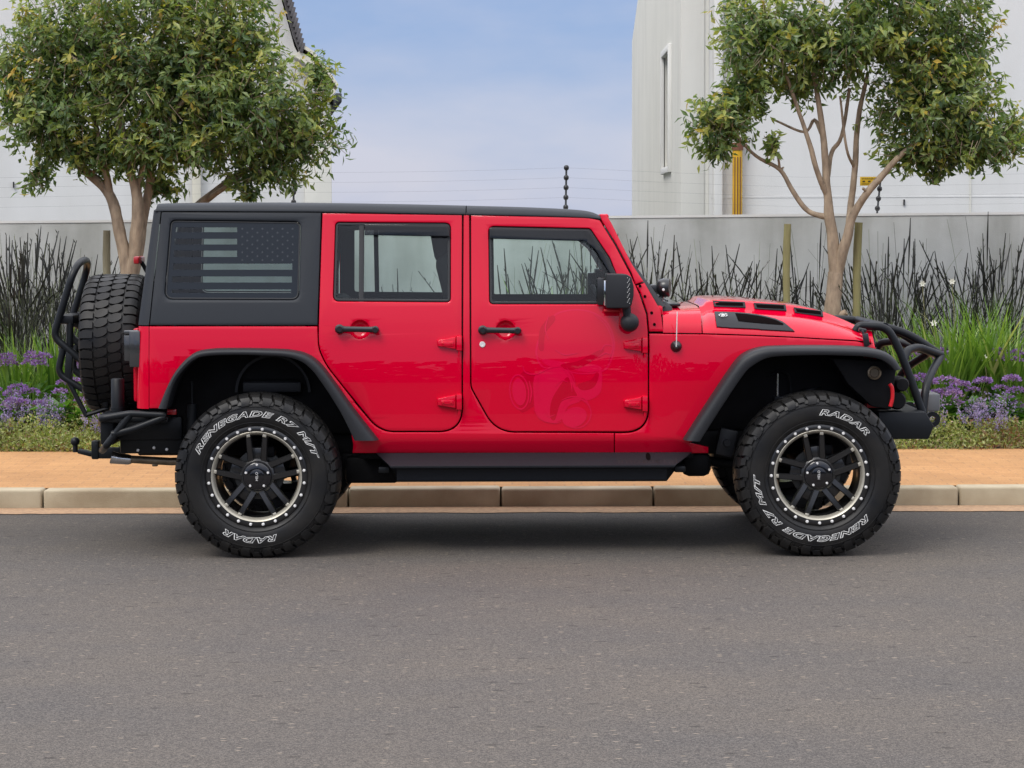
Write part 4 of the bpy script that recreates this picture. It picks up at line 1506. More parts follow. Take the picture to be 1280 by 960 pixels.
# ------------------------------------------------ body side panels
FR_OUT = [(197, 511), (210, 480), (222, 460), (240, 443), (260, 437.5), (300, 436.5), (335, 437.2), (360, 438.5), (380, 443), (395, 452.5), (410, 470), (440, 512), (470, 551)]
FR_IN = [(208, 511), (217, 481), (228, 464), (244, 449.5), (262, 445), (300, 444), (333, 445), (357, 446.5), (374, 451), (387, 460), (400, 476), (424, 513), (443, 551)]
FF_OUT = [(857, 551), (887, 505), (920, 457), (935, 443), (955, 436), (980, 434.5), (1020, 434.2), (1055, 434.8), (1085, 436.2), (1105, 440), (1118, 448), (1127, 461)]
FF_IN = [(875, 552), (903, 508), (930, 468), (943, 456), (960, 447.5), (983, 445), (1020, 444.2), (1055, 444.6), (1083, 446), (1101, 449.5), (1112, 456), (1119, 464)]
def mid(a, b, t=0.5): return [((p[0] * (1 - t) + q[0] * t), (p[1] * (1 - t) + q[1] * t)) for p, q in zip(a, b)]
rmid, fmid = mid(FR_OUT, FR_IN, 0.6), mid(FF_OUT, FF_IN, 0.6)
door_r_left = [(397.5, 407.5), (398, 430), (401.5, 443), (410, 459), (427, 481), (445, 505), (462, 523.5), (471, 532), (480, 537), (492, 539.5)]
# quarter
dl = [(p.x, p.y) for p in catmull([Vector((a, b, 0)) for a, b in ((397.4, 420), (398.2, 432), (401.3, 443), (409.7, 459), (426.7, 481))], 5)]
pts = [(186, 407.5), (397, 407.5)] + dl + [(444, 503)] + [p for p in reversed(rmid[:12])] + [(186, 511)]
quarter = both('quarter_panel', sheet_bm(loop(pts)), M['red'])
# rocker with the centre pillar
pts = [(579, 268), (587, 268.3), (588.3, 484.3, 25), (619.7, 540.4, 42), (768, 541), (768, 567), (440, 567), (441, 556), (432, 500), (440, 499.0), (474.7, 540, 40), (578, 540, 30)]
rocker = both('rocker_panel', sheet_bm(loop(pts), off=-0.0012), M['red'])
# front wing side
pts = [(768, 541.2), (811, 541.2, 31), (811, 416.5), (880, 417.5), (936, 419.2), (992, 421.7), (1071, 426.2), (1092, 431), (1096, 436)] + [p for p in reversed(fmid[:9])] + [(862, 553), (886, 559), (886, 567), (768, 567)]
wing = both('front_wing', sheet_bm(loop(pts)), M['red'])
# pillar + bracket
pts = [(749, 267), (758, 267.5), (765, 279, 4), (790, 329.5), (805.3, 352.3), (794, 356), (789, 341.3), (770, 305.3), (751, 274.6)]
apil = both('windscreen_pillar', sheet_bm(loop(pts)), M['red'])
pts = [(794.6, 357), (805.8, 353), (817, 372), (826, 388), (830, 415), (811, 415), (809, 392), (800, 366)]
brk = both('hinge_bracket', sheet_bm(loop(pts)), M['red'])
bm = bmesh.new()
for (px, py) in ((800, 357.5), (806, 370.5), (814.5, 391), (818, 405.5)):
    p = S3(px, py)
    lathe_y(bm, [(0.0, -0.006), (0.006, -0.006), (0.008, -0.003), (0.008, 0.004)], 14, cx=p.x, cy=p.y, cz=p.z)
    lathe_y(bm, [(0.0, -0.009), (0.0035, -0.009), (0.0035, -0.005)], 6, cx=p.x, cy=p.y, cz=p.z)
mk('bracket_bolt', bm, M['gap'], brk[0])

def cup_loop(px, py, R=0.050, n=36):
    c = S(px, py)
    return [Vector((c.x + R * cos(2 * pi * k / n), c.y + R * sin(2 * pi * k / n))) for k in range(n)]
# doors -------------------------------------------------------------
RD_WIN = [(419, 277.5, 6), (563.5, 278.5, 8), (563.5, 378, 6), (416, 377, 8)]
dl = [(p.x, p.y) for p in catmull([Vector((a, b, 0)) for a, b in ((397.8, 420), (398.6, 432), (401.7, 442.6), (410, 458.6), (427, 480.6))], 5)]
pts = [(402.5, 266), (578, 268.3), (577.5, 539.3, 30), (475, 539.3, 40)] + dl[::-1] + [(398, 407)]
rdoor = both('rear_door', sheet_bm(loop(pts), [loop(RD_WIN), cup_loop(450, 412)], hroll=0.006, hdepth=0.02), M['red'])
FD_WIN = [(610.5, 282.5, 8), (738, 285.5, 7), (763, 323, 30), (777, 360, 20), (777, 380.5, 6), (611.5, 380.5, 6)]
pts = [(588.2, 268.5), (735, 271.5), (750, 275), (769, 306), (788, 342), (799.5, 367), (808.3, 393), (810.3, 415), (810.5, 540, 31), (620, 539.8, 42), (588.8, 484, 25)]
fdoor = both('front_door', sheet_bm(loop(pts), [loop(FD_WIN), cup_loop(632, 412.6)], hroll=0.006, hdepth=0.02), M['red'])
# inner trims so the far doors read as cabin lining
for doors, opts, win in ((rdoor, [(404, 270), (577, 271), (577, 470), (420, 470), (400, 430)], RD_WIN), (fdoor, [(590, 271), (735, 274), (749, 277), (768, 308), (787, 344), (800, 372), (809, 415), (809, 500), (592, 480)], FD_WIN)):
    both('door_trim', sheet_bm(loop(opts), [inset(loop(win), 0.012)], gap=0, roll=0, depth=0, hroll=0, hdepth=0, off=-0.040), M['interior'], doors[0], far_parent=doors[1])
both('pillar_trim', sheet_bm(loop([(570, 270), (596, 270), (596, 470), (570, 470)]), gap=0, roll=0.0, depth=0.0, off=-0.046), M['interior'])
# seals, glass, visors
for doors, win, bars in ((rdoor, RD_WIN, True), (fdoor, FD_WIN, False)):
    lp = loop(win)
    seal = sheet_bm(inset(lp, 0.004), [inset(lp, 0.016)], gap=0, roll=0.002, depth=0.01, off=-0.008)
    both('window_seal', seal, M['rubber'], doors[0], far_parent=doors[1])
    gl = sheet_bm(inset(lp, 0.012), gap=0, roll=0, depth=0, off=-0.014)
    both('window_glass', gl, M['glass'], doors[0], far_parent=doors[1])
    if bars:
        b = sheet_bm(loop([(448.8, 278), (455.2, 278), (454.5, 378), (448.3, 378)]), gap=0, roll=0.002, depth=0.01, off=-0.010)
        both('window_divider', b, M['rubber'], doors[0], far_parent=doors[1])
lp = loop([(455.8, 280.2), (560, 281.2, 4), (562.5, 296), (456, 294)])
both('wind_deflector', sheet_bm(lp, gap=0, roll=0.004, depth=0.004, off=0.012), M['visor'], rdoor[0], far_parent=rdoor[1])
lp = loop([(611.5, 284, 4), (736, 287.2, 6), (754, 314), (772, 344), (763.5, 344.5), (745, 313.5), (731, 301.5, 8), (612, 298.5)])
both('wind_deflector', sheet_bm(lp, gap=0, roll=0.004, depth=0.004, off=0.012), M['visor'], fdoor[0], far_parent=fdoor[1])

# handles
def handle(x0, x1, y, door, cup, lockpx=None):
    q = S3(*cup)
    bm = bmesh.new()                       # round hollow behind the grip
    R = 0.0512
    lathe_y(bm, [(R, 0.004), (R * 0.92, 0.016), (R * 0.75, 0.027), (R * 0.45, 0.034), (0.0, 0.036)], 36, cx=q.x, cy=q.y, cz=q.z)
    t = (hw(q.z + 0.03) - hw(q.z - 0.03)) / 0.06
    for v in bm.verts: v.co.y -= t * (v.co.z - q.z)
    rc = mk('handle_recess', bm, M['red'], door, smooth=70)
    bm = bmesh.new()
    a = S3(x0 + 5, y, 0.03); b = S3(x1 - 5, y + 0.8, 0.03)
    add_tube(bm, [a.lerp(b, k / 6) for k in range(7)], [0.019, 0.0155, 0.015, 0.015, 0.015, 0.0155, 0.018], 14)
    for v in bm.verts:
        v.co.y = a.y + (v.co.y - a.y) * 0.7
    for p, r in ((a, 0.0245), (b, 0.0195)):
        lathe_y(bm, [(0.0, -0.016), (r * 0.7, -0.016), (r, -0.009), (r * 1.05, 0.004), (r * 0.9, 0.032)], 22, cx=p.x, cy=p.y, cz=p.z)
    lathe_y(bm, [(0.0, -0.021), (0.014, -0.021), (0.0165, -0.016), (0.0165, -0.01)], 20, cx=a.x, cy=a.y, cz=a.z)
    mk('handle', bm, M['gloss_soft'], door)
    if lockpx:
        p = S3(*lockpx)
        bm = bmesh.new()
        lathe_y(bm, [(0.0, -0.004), (0.004, -0.004), (0.005, -0.006), (0.014, -0.006), (0.016, -0.002), (0.016, 0.003)], 24, cx=p.x, cy=p.y, cz=p.z)
        mk('lock', bm, M['bolt'], door)
M['red_cup'] = mat('recess_red', (0.60, 0.0015, 0.012), rough=0.45, coat=0.3, coatr=0.1)
M['gloss_soft'] = mat('handle_plastic', (0.012, 0.0125, 0.014), rough=0.33, coat=0.3, coatr=0.2)
handle(420, 474.5, 411, rdoor[0], (450, 412))
handle(598.5, 652, 412.3, fdoor[0], (632, 412.6), (603, 430.5))

# hinges
def hinge(x0, x1, y0, y1, door):
    bm = bmesh.new()
    yc = (y0 + y1) / 2
    a = [(x0 + 1, y0 + 5), (x1 - 8, y0), (x1 - 8, y1), (x0 + 2, y1 - 4)]
    def pr(pts, d0, d1, sh):
        f = [S3(p[0], p[1], d1) for p in pts]
        c = sum(f, Vector()) / len(f)
        f = [c + (p - c) * sh for p in f]
        g = [S3(p[0], p[1], d0) for p in pts]
        vf = [bm.verts.new(p) for p in f]; vg = [bm.verts.new(p) for p in g]
        bm.faces.new(vf)
        n = len(f)
        for i in range(n): bm.faces.new((vf[i], vg[i], vg[(i + 1) % n], vf[(i + 1) % n]))
    pr(a, -0.004, 0.022, 0.86)
    pr([(x1 - 8.5, y0 - 1), (x1 - 1.5, y0 - 0.5), (x1 - 1.5, y1 + 2), (x1 - 8.5, y1 + 1.5)], -0.004, 0.030, 0.9)
    pr([(x0 + 6, yc - 1.5), (x1 - 11, yc - 2.5), (x1 - 11, yc + 4), (x0 + 7, yc + 4)], 0.01, 0.026, 0.9)
    bmesh.ops.bevel(bm, geom=bm.edges[:], offset=0.0022, segments=2, affect='EDGES', profile=0.5)
    p = S3(x1 - 5, y1 + 4, 0.02)
    add_tube(bm, [p + Vector((0, 0, 0.02)), p + Vector((0, 0, -0.012))], 0.0045, 8)
    h = mk('hinge', bm, M['red'], door, smooth=40)
    bm = bmesh.new()
    for xx in (x0 + 9.5, x1 - 15):
        p = S3(xx, yc + 0.7, 0.026)
        lathe_y(bm, [(0.0, -0.003), (0.004, -0.003), (0.0055, 0.002)], 10, cx=p.x, cy=p.y, cz=p.z)
    mk('hinge_screw', bm, M['red_cup'], h)
hinge(544.5, 579, 420, 437, rdoor[0]); hinge(544.5, 579, 492.5, 511, rdoor[0])
hinge(777.5, 811, 422, 440, fdoor[0]); hinge(777.5, 811, 495, 513, fdoor[0])

# hardtop --------------------------------------------------------------
HT_WIN = [(213, 275, 8), (376, 277, 9), (373.5, 375, 10), (205, 374.5, 11)]
pts = [(201.5, 264.5), (402, 265.2), (397.3, 407), (186.5, 407)]
hts = both('hardtop_side', sheet_bm(loop(pts), [loop(HT_WIN)], roll=0.006, hroll=0.012, hdepth=0.01, gap=0.0022), M['hardtop'])
lp = loop(HT_WIN)
both('window_seal', sheet_bm(inset(lp, 0.003), [inset(lp, 0.010)], gap=0, roll=0.002, depth=0.01, off=-0.011), M['rubber'], hts[0], far_parent=hts[1])
qg = both('window_glass', sheet_bm(inset(lp, 0.008), gap=0, roll=0, depth=0, off=-0.016), M['privacy'], hts[0], far_parent=hts[1])
# flag film: dark film with the pale stripes cut out, star field at the front
def rect(x0, y0, x1, y1): return [(x0, y0), (x1, y0), (x1, y1), (x0, y1)]
stripes = [rect(219, 284.2, 296, 290.2), rect(218, 298.5, 296, 305.6), rect(217, 313.3, 296, 321.2), rect(216, 329.6, 365, 337.2), rect(214.8, 345.6, 364.5, 353.2), rect(214, 361.8, 363.5, 366.3)]
film = (mk('window_film', sheet_bm(inset(lp, 0.010), [loop(s) for s in stripes], gap=0, roll=0, depth=0, hroll=0, hdepth=0, off=-0.0145), M['film'], hts[0], recalc=False),)
bm = bmesh.new()
for row in range(9):
    ncol = 6 if row % 2 == 0 else 5
    for c_ in range(ncol):
        px = 302.5 + 12.6 * c_ + (0 if row % 2 == 0 else 6.3)
        py = 286 + 4.9 * row
        p = S3(px, py, -0.0132)
        R = 0.0078
        vs = []
        for k in range(10):
            a = pi / 2 + k * pi / 5
            q = R if k % 2 == 0 else R * 0.42
            vs.append(bm.verts.new((p.x + q * cos(a), ys(p.x, p.z + q * sin(a)) + 0.0132, p.z + q * sin(a))))
        bm.faces.new(vs)
mk('film_stars', bm, M['star'], film[0], smooth=0)

# roof: lofted across the car
RT = [(192.5, 261.5), (197, 256.5), (204, 254.2), (300, 253.2), (400, 253.8), (500, 255.3), (582, 257.2), (660, 259.3), (715, 262), (738, 264.6), (751, 269.5)]
RB = [(193, 263.7), (198, 263.7), (204, 263.6), (300, 263.8), (400, 264.2), (500, 266), (582, 267.6), (660, 269.2), (715, 270.8), (738, 272), (751, 273.2)]
def roof_bm(i0, i1):
    bm = bmesh.new()
    rows = []
    N = 14
    T = catmull([Vector((a[0], a[1], 0)) for a in RT[i0:i1 + 1]], 4)
    B = catmull([Vector((a[0], a[1], 0)) for a in RB[i0:i1 + 1]], 4)
    for a, b in zip(T, B):
        q = S(b.x, b.y)
        X, zb = q.x, q.y
        y0 = ys(X, zb)
        zt = at(a.x, a.y, y0 + 0.07).z
        half = []
        h = zt - zb
        for k in range(7):
            u = k / 6
            half.append((y0 - 0.004 + 0.085 * (1 - cos(u * pi / 2)) , zb + h * (sin(u * pi / 2))))
        for u in (0.15, 0.35, 0.6, 1.0):
            half.append((y0 + 0.081 + (YC - y0 - 0.081) * u, zt + 0.006 * u * (2 - u)))
        half = [(y0 + 0.05, zb - 0.002), (y0 - 0.004, zb - 0.001)] + half
        full = half + [(2 * YC - y, z) for (y, z) in reversed(half[:-1])]
        rows.append([bm.verts.new((X, y, z)) for y, z in full])
    for A, B_ in zip(rows[:-1], rows[1:]):
        for k in range(len(A) - 1):
            bm.faces.new((A[k], B_[k], B_[k + 1], A[k + 1]))
    bm.faces.new(rows[0]); bm.faces.new(rows[-1][::-1])
    return bm
roof = mk('roof', roof_bm(0, 6), M['hardtop'], CAR, smooth=50)
# the front panel starts 3 mm further forward: a real gap
RT2 = RT[6:]; 
RT[6] = (583.2, 257.25); RB[6] = (583.2, 267.65)
mk('roof_front_panel', roof_bm(6, 10), M['hardtop'], CAR, smooth=50)
RT[6] = (582, 257.2)
# drip line between roof and doors
bm = bmesh.new()
P = [S3(a[0], a[1] + 0.6, -0.012) for a in RB[3:]]
add_tube(bm, P, 0.009, 8)
both('roof_seal', bm, M['rubber'], smooth=60)

# rear corners and rear faces
def rear_shell(zpy, seam, rear, m, name, zlist):
    bm = bmesh.new()
    rows = []
    for py in zlist:
        a = S(interp(py, zpy, seam), py); b = S(interp(py, zpy, rear), py)
        r = max(0.02, a.x - b.x)
        y0 = ys(a.x, a.y)
        half = []
        for k in range(9):
            u = k / 8 * pi / 2
            half.append((a.x - r * sin(u), y0 + r * (1 - cos(u))))
        for u in (0.2, 0.5, 1.0):
            half.append((b.x - 0.015 * u * (2 - u), y0 + r + (YC - y0 - r) * u))
        full = half + [(x, 2 * YC - y) for x, y in reversed(half[:-1])]
        rows.append([bm.verts.new((x, y, a.y)) for x, y in full])
    for A, B_ in zip(rows[:-1], rows[1:]):
        for k in range(len(A) - 1):
            bm.faces.new((A[k], A[k + 1], B_[k + 1], B_[k]))
    return mk(name, bm, m, CAR, smooth=50)
htr = rear_shell([262, 406.5], [201, 186], [191, 170.5], M['hardtop'], 'hardtop_rear', [262.5, 280, 300, 320, 340, 360, 380, 395, 406.5])
tg = rear_shell([407.5, 511], [186, 186], [171, 168.5], M['red'], 'rear_body', [408, 411, 430, 450, 470, 490, 505, 511])
# rear window on the hardtop
bm = bmesh.new()
a = S(196, 280); b = S(176, 390)
vs = [(a.x - 0.03, 0.50, a.y), (a.x - 0.03, 1.46, a.y), (b.x - 0.032, 1.50, b.y), (b.x - 0.032, 0.46, b.y)]
bm.faces.new([bm.verts.new(v) for v in vs])
mk('rear_window', bm, M['darkglass'], htr, smooth=0)
# tailgate plate
bm = bmesh.new()
a = S(169, 412); b = S(168, 505)
add_box(bm, (a.x - 0.022, YC, (a.y + b.y) / 2), (0.03, 1.28, a.y - b.y), 0.012)
tgp = mk('tailgate', bm, M['red'], CAR)
# inner lip under the drip of the hardtop
# ------------------------------------------------ cowl + hood lofts
HX = [S(811, 415.5).x, S(880, 416.5).x, S(936, 418.3).x, S(992, 420.8).x, S(1030, 423).x, S(1071, 425.3).x, S(1084, 427.5).x]
HE = [S(811, 415.5).y, S(880, 416.5).y, S(936, 418.3).y, S(992, 420.8).y, S(1030, 423).y, S(1071, 425.3).y, S(1084, 427.5).y]
def hz_edge(X): return smooth_interp(X, HX, HE)
YB = 0.66
top_px = [(828, 381.5), (874, 380.0), (879.5, 374.5), (892, 372.6), (915, 372.8), (942, 374.8), (970, 377.4), (992, 380), (1010, 383.5), (1030, 389), (1050, 397), (1066, 404.5), (1078, 411)]
TXs = [at(a, b, YB).x for a, b in top_px]; TZs = [at(a, b, YB).z for a, b in top_px]
def hz_top(X): return smooth_interp(X, TXs, TZs)
PROF = [(0.0, 0.0), (0.004, 0.08), (0.013, 0.16), (0.030, 0.26), (0.052, 0.36), (0.080, 0.46), (0.112, 0.55), (0.145, 0.61), (0.19, 0.66), (0.204, 0.69), (0.228, 0.90), (0.240, 0.945), (0.275, 0.967), (0.42, 0.99), (0.56, 0.997), (0.70, 1.0)]
PROF_C = [(0.0, 0.0), (0.004, 0.16), (0.014, 0.34), (0.03, 0.52), (0.06, 0.72), (0.09, 0.82), (0.14, 0.88), (0.2, 0.92), (0.3, 0.95), (0.42, 0.98), (0.56, 0.995), (0.70, 1.0)]
def hood_pt(X, d, prof=PROF):
    ze, zt = hz_edge(X), hz_top(X)
    y0 = ys(X, ze)
    dm = YC - y0
    dd = min(d, dm)
    f = interp(dd, [p[0] for p in prof], [p[1] for p in prof])
    return Vector((X, y0 + dd, ze + (zt - ze) * f))
def hood_hit(px, py, prof=PROF):
    best = None
    for k in range(0, 420):
        d = k * 0.0015
        Y = 0.2 + d
        # find Y on the surface for this d: X from pixel at that depth
        X = at(px, py, Y).x
        for _ in range(3):
            p = hood_pt(X, d, prof)
            X = at(px, py, p.y).x
        z = at(px, py, p.y).z
        e = p.z - z
        if best is not None and best[0] < 0 <= e or (best is None and e >= 0):
            return p, d
        best = (e, p, d)
    return best[1], best[2]
def loft(x0, x1, n, prof, name, m):
    bm = bmesh.new()
    rows = []
    for i in range(n + 1):
        X = x0 + (x1 - x0) * i / n
        ds = sorted(set([p[0] for p in prof] + [0.33, 0.168, 0.065]))
        y0 = ys(X, hz_edge(X))
        ds = [d for d in ds if d < YC - y0 - 0.02] + [YC - y0]
        half = [hood_pt(X, d, prof) for d in ds]
        e = half[0]
        half = [Vector((X, e.y + 0.03, e.z - 0.002))] + half
        full = half + [Vector((v.x, 2 * YC - v.y, v.z)) for v in reversed(half[:-1])]
        rows.append(full)
    nmin = min(len(r) for r in rows)
    # equal counts: resample each row
    vr = []
    for r in rows:
        vr.append([bm.verts.new(p) for p in r])
    for A, B_ in zip(vr[:-1], vr[1:]):
        if len(A) == len(B_):
            for k in range(len(A) - 1): bm.faces.new((A[k], A[k + 1], B_[k + 1], B_[k]))
        else:   # rows that lose a point near the middle as the car narrows
            L_, R_ = (A, B_) if len(A) > len(B_) else (B_, A)
            dn = (len(L_) - len(R_)) // 2
            h = len(R_) // 2
            for k in range(h - 0):
                bm.faces.new((L_[k], L_[k + 1], R_[k + 1], R_[k])) if k + 1 <= h - 1 else None
            c0 = h - 1
            vs = L_[c0:len(L_) - c0] 
            ring = list(vs) + [R_[len(R_) - 1 - c0], R_[h], R_[c0]]
            bm.faces.new(ring)
            for k in range(c0):
                a, b = len(L_) - 1 - k, len(R_) - 1 - k
                bm.faces.new((L_[a], L_[a - 1], R_[b - 1], R_[b]))
    o = mk(name, bm, m, CAR, smooth=40)
    return o
x_cowl0, x_cowl1 = at(827.5, 390, 0.3).x, at(876.5, 400, 0.26).x
x_hood1 = at(1077, 412, 0.45).x
PROF_N = [p for p in PROF if p[0] <= 0.43]
PROF_CN = [p for p in PROF_C if p[0] <= 0.43]
cowl = loft(x_cowl0, x_cowl1, 6, PROF_CN, 'cowl', M['red'])
hood = loft(x_cowl1 + 0.006, x_hood1, 44, PROF_N, 'hood', M['red'])
# hood nose: rolls down to the grille
bm = bmesh.new()
rows = []
for j in range(7):
    u = j / 6 * pi / 2
    r = 0.05
    X = x_hood1 + r * sin(u)
    row = []
    for k in range(25):
        s_ = k / 24
        d = s_ * 2
        y0 = ys(x_hood1, hz_edge(x_hood1))
        dm = YC - y0
        dd = dm * (1 - abs(1 - 2 * s_))
        p = hood_pt(x_hood1, dd, PROF_N)
        yy = p.y if s_ <= 0.5 else 2 * YC - p.y
        zlow = hz_edge(x_hood1) - 0.02
        row.append(bm.verts.new((X, yy, zlow + (p.z - zlow) * (cos(u) * 0.85 + 0.15))))
    rows.append(row)
for A, B_ in zip(rows[:-1], rows[1:]):
    for k in range(24): bm.faces.new((A[k], A[k + 1], B_[k + 1], B_[k]))
mk('hood_nose', bm, M['red'], hood, smooth=50)

# hood vents in the raised centre
def on_hood(pxpts, lift, inset_n=0.0):
    out = []
    for (px, py) in pxpts:
        p, d = hood_hit(px, py)
        e = 0.004
        n = (hood_pt(p.x, d + e) - hood_pt(p.x, max(0, d - e))).cross(Vector((1, 0, 0)))
        if n.z < 0 and n.y > 0: n = -n
        n = Vector((0, -abs(n.y), abs(n.z))).normalized()
        out.append(p + n * lift)
    return out
def vent_quad(x0, y0, x1, y1, skew):
    q = [(x0, y0), (x1, y0 + skew), (x1 + 1, y1 + skew), (x0 + 1.5, y1)]
    bm = bmesh.new()
    T = on_hood(q, 0.006)
    c = sum(T, Vector()) / 4
    I = [c + (p - c) * Vector((0.88, 0.6, 0.6)).x * 1 for p in T]
    I = []
    for p in T:
        v = p - c
        I.append(c + Vector((v.x * 0.86, v.y * 0.58, v.z * 0.58)))
    Bt = on_hood(q, -0.01)
    vt = [bm.verts.new(p) for p in T]; vi = [bm.verts.new(p) for p in I]; vb = [bm.verts.new(p) for p in Bt]
    dz = Vector((0, 0.025, -0.004))
    vd = [bm.verts.new(p + dz) for p in I]
    for i in range(4):
        j = (i + 1) % 4
        bm.faces.new((vb[i], vb[j], vt[j], vt[i]))
        bm.faces.new((vt[i], vt[j], vi[j], vi[i]))
        bm.faces.new((vi[i], vi[j], vd[j], vd[i])) if False else None
    v = mk('hood_vent', bm, M['flare'], hood, smooth=30)
    bm = bmesh.new()
    bm.faces.new([bm.verts.new(p + Vector((0, -0.0005, 0.0005))) for p in I])
    mk('vent_mesh', bm, M['gap'], v, smooth=0)
vent_quad(891, 377, 931, 383.5, 1.5)
vent_quad(942, 379.5, 982, 386.5, 2.5)
vent_quad(992, 385, 1028, 391.5, 5)
# side vent insert with star
def plate_on_hood(pts, lift, m, name, parent, thick=0.006):
    f = fillet_px(pts, 5)
    T = on_hood([(p.x, p.y) for p in f], lift)
    Bt = on_hood([(p.x, p.y) for p in f], lift - thick)
    bm = bmesh.new()
    vt = [bm.verts.new(p) for p in T]; vb = [bm.verts.new(p) for p in Bt]
    E = [bm.edges.new((vt[i], vt[(i + 1) % len(vt)])) for i in range(len(vt))]
    bmesh.ops.triangle_fill(bm, edges=E, use_beauty=True, use_dissolve=False)
    for i in range(len(vt)):
        j = (i + 1) % len(vt)
        bm.faces.new((vt[i], vt[j], vb[j], vb[i]))
    return mk(name, bm, m, parent, smooth=30)
def hood_grid(top, bot, lift, m, name, parent, nx=30, ny=6, thick=0.006):
    """plate lying on the hood between an upper and a lower pixel polyline"""
    bm = bmesh.new()
    rows = []
    tx = [p[0] for p in top]; ty = [p[1] for p in top]; bx = [p[0] for p in bot]; by = [p[1] for p in bot]
    for j in range(ny + 1):
        v = j / ny
        row = []
        for i in range(nx + 1):
            u = i / nx
            xt, xb = tx[0] + (tx[-1] - tx[0]) * u, bx[0] + (bx[-1] - bx[0]) * u
            px = xt + (xb - xt) * v
            py = smooth_interp(xt, tx, ty) * (1 - v) + smooth_interp(xb, bx, by) * v
            row.append(on_hood([(px, py)], lift)[0])
        rows.append([bm.verts.new(p) for p in row])
    for A, B_ in zip(rows[:-1], rows[1:]):
        for i in range(nx): bm.faces.new((A[i], A[i + 1], B_[i + 1], B_[i]))
    bd = [e for e in bm.edges if len(e.link_faces) == 1]
    ex = bmesh.ops.extrude_edge_only(bm, edges=bd)
    bmesh.ops.translate(bm, vec=(0, thick, -thick), verts=[g for g in ex['geom'] if isinstance(g, bmesh.types.BMVert)])
    return mk(name, bm, m, parent, smooth=40)
hv = hood_grid([(893, 391), (915, 391.6), (935, 393.0), (955, 396.2), (977, 402.8), (991, 413.4)], [(896, 409.5), (930, 411.5), (960, 413), (993, 415.2)], 0.008, M['flare'], 'vent_insert', hood)
hood_grid([(919, 393.4), (935, 394.8), (955, 398), (970, 402), (979, 406.3)], [(923, 403), (950, 405.8), (979, 408)], 0.0100, M['gap'], 'vent_slot', hv, 20, 4, 0.002)
def star_badge():
    c = on_hood([(903.8, 396.3)], 0.0135)[0]
    e1 = Vector((1, 0, 0)); p2 = on_hood([(903.8, 391.8)], 0.0135)[0]
    e2 = (p2 - c).normalized()
    bm = bmesh.new()
    def poly(fn, n):
        bm.faces.new([bm.verts.new(c + e1 * fn(k)[0] + e2 * fn(k)[1]) for k in range(n)])
    R = 0.024
    for k in range(20):       # broken ring
        if k % 4 == 3: continue
        a0, a1 = 2 * pi * k / 20 + .3, 2 * pi * (k + 1) / 20 + .3
        bm.faces.new([bm.verts.new(c + e1 * r * cos(a) + e2 * r * sin(a)) for r, a in ((R, a0), (R, a1), (R * .8, a1), (R * .8, a0))])
    vs = []
    for k in range(10):
        a = pi / 2 + k * pi / 5
        r = R * 0.78 if k % 2 == 0 else R * 0.33
        vs.append(bm.verts.new(c + e1 * r * cos(a) + e2 * r * sin(a)))
    bm.faces.new(vs)
    mk('star_badge', bm, M['white'], hv, smooth=0)
star_badge()
# hood catch
bm = bmesh.new()
p, d = hood_hit(1083, 424)
q = S3(1083, 425)
add_box(bm, (q.x - 0.004, q.y - 0.010, q.z + 0.002), (0.032, 0.022, 0.070), 0.006, Matrix.Rotation(radians(-8), 3, 'Y'))
add_box(bm, (q.x - 0.02, q.y + 0.012, q.z + 0.052), (0.042, 0.035, 0.022), 0.006, Matrix.Rotation(radians(14), 3, 'Y'))
add_box(bm, (q.x - 0.016, q.y - 0.004, q.z + 0.030), (0.014, 0.016, 0.05), 0.004, Matrix.Rotation(radians(-20), 3, 'Y'))
both('hood_catch', bm, M['gloss_soft'])
# grille
gx = at(1090, 432, 0.45).x
bm = bmesh.new()
zt = hz_top(x_hood1) - 0.005
zt = min(zt, 1.17)
hwg = 0.60
pts = []
outer_g = [(-hwg, 0.76), (hwg, 0.76), (hwg, 1.06), (hwg - 0.10, zt), (-hwg + 0.10, zt), (-hwg, 1.06)]
holes_g = [[(x - 0.028, 0.80), (x + 0.028, 0.80), (x + 0.028, 1.08), (x - 0.028, 1.08)] for x in [(-3 + k) * 0.092 for k in range(7)]]
E = []
for lpx in [outer_g] + holes_g:
    vs = [bm.verts.new((gx + 0.035 - (z - 0.76) * 0.08, YC + y, z)) for y, z in lpx]
    E += [bm.edges.new((vs[i], vs[(i + 1) % len(vs)])) for i in range(len(vs))]
r = bmesh.ops.triangle_fill(bm, edges=E, use_beauty=True, use_dissolve=False)
fs = [g for g in r['geom'] if isinstance(g, bmesh.types.BMFace)]
ex = bmesh.ops.extrude_face_region(bm, geom=fs)
bmesh.ops.translate(bm, vec=(-0.07, 0, 0), verts=[g for g in ex['geom'] if isinstance(g, bmesh.types.BMVert)])
gr = mk('grille', bm, M['red'], CAR, smooth=30)
bm = bmesh.new()
add_box(bm, (gx - 0.06, YC, 0.93), (0.02, 0.74, 0.34), 0)
mk('radiator', bm, M['dark'], gr)
for sgn in (-1, 1):
    bm = bmesh.new()
    t = bmesh.new()
    lathe_y(t, [(0.0, -0.03), (0.06, -0.022), (0.085, 0.0), (0.098, -0.004), (0.10, 0.03)], 32)
    bmesh.ops.transform(t, matrix=Matrix.Translation((gx + 0.03, YC + sgn * 0.46, 0.98)) @ Matrix.Rotation(pi / 2, 4, 'Z'), verts=t.verts)
    merge(bm, t)
    mk('headlight', bm, M['lamp'], CAR, smooth=40)

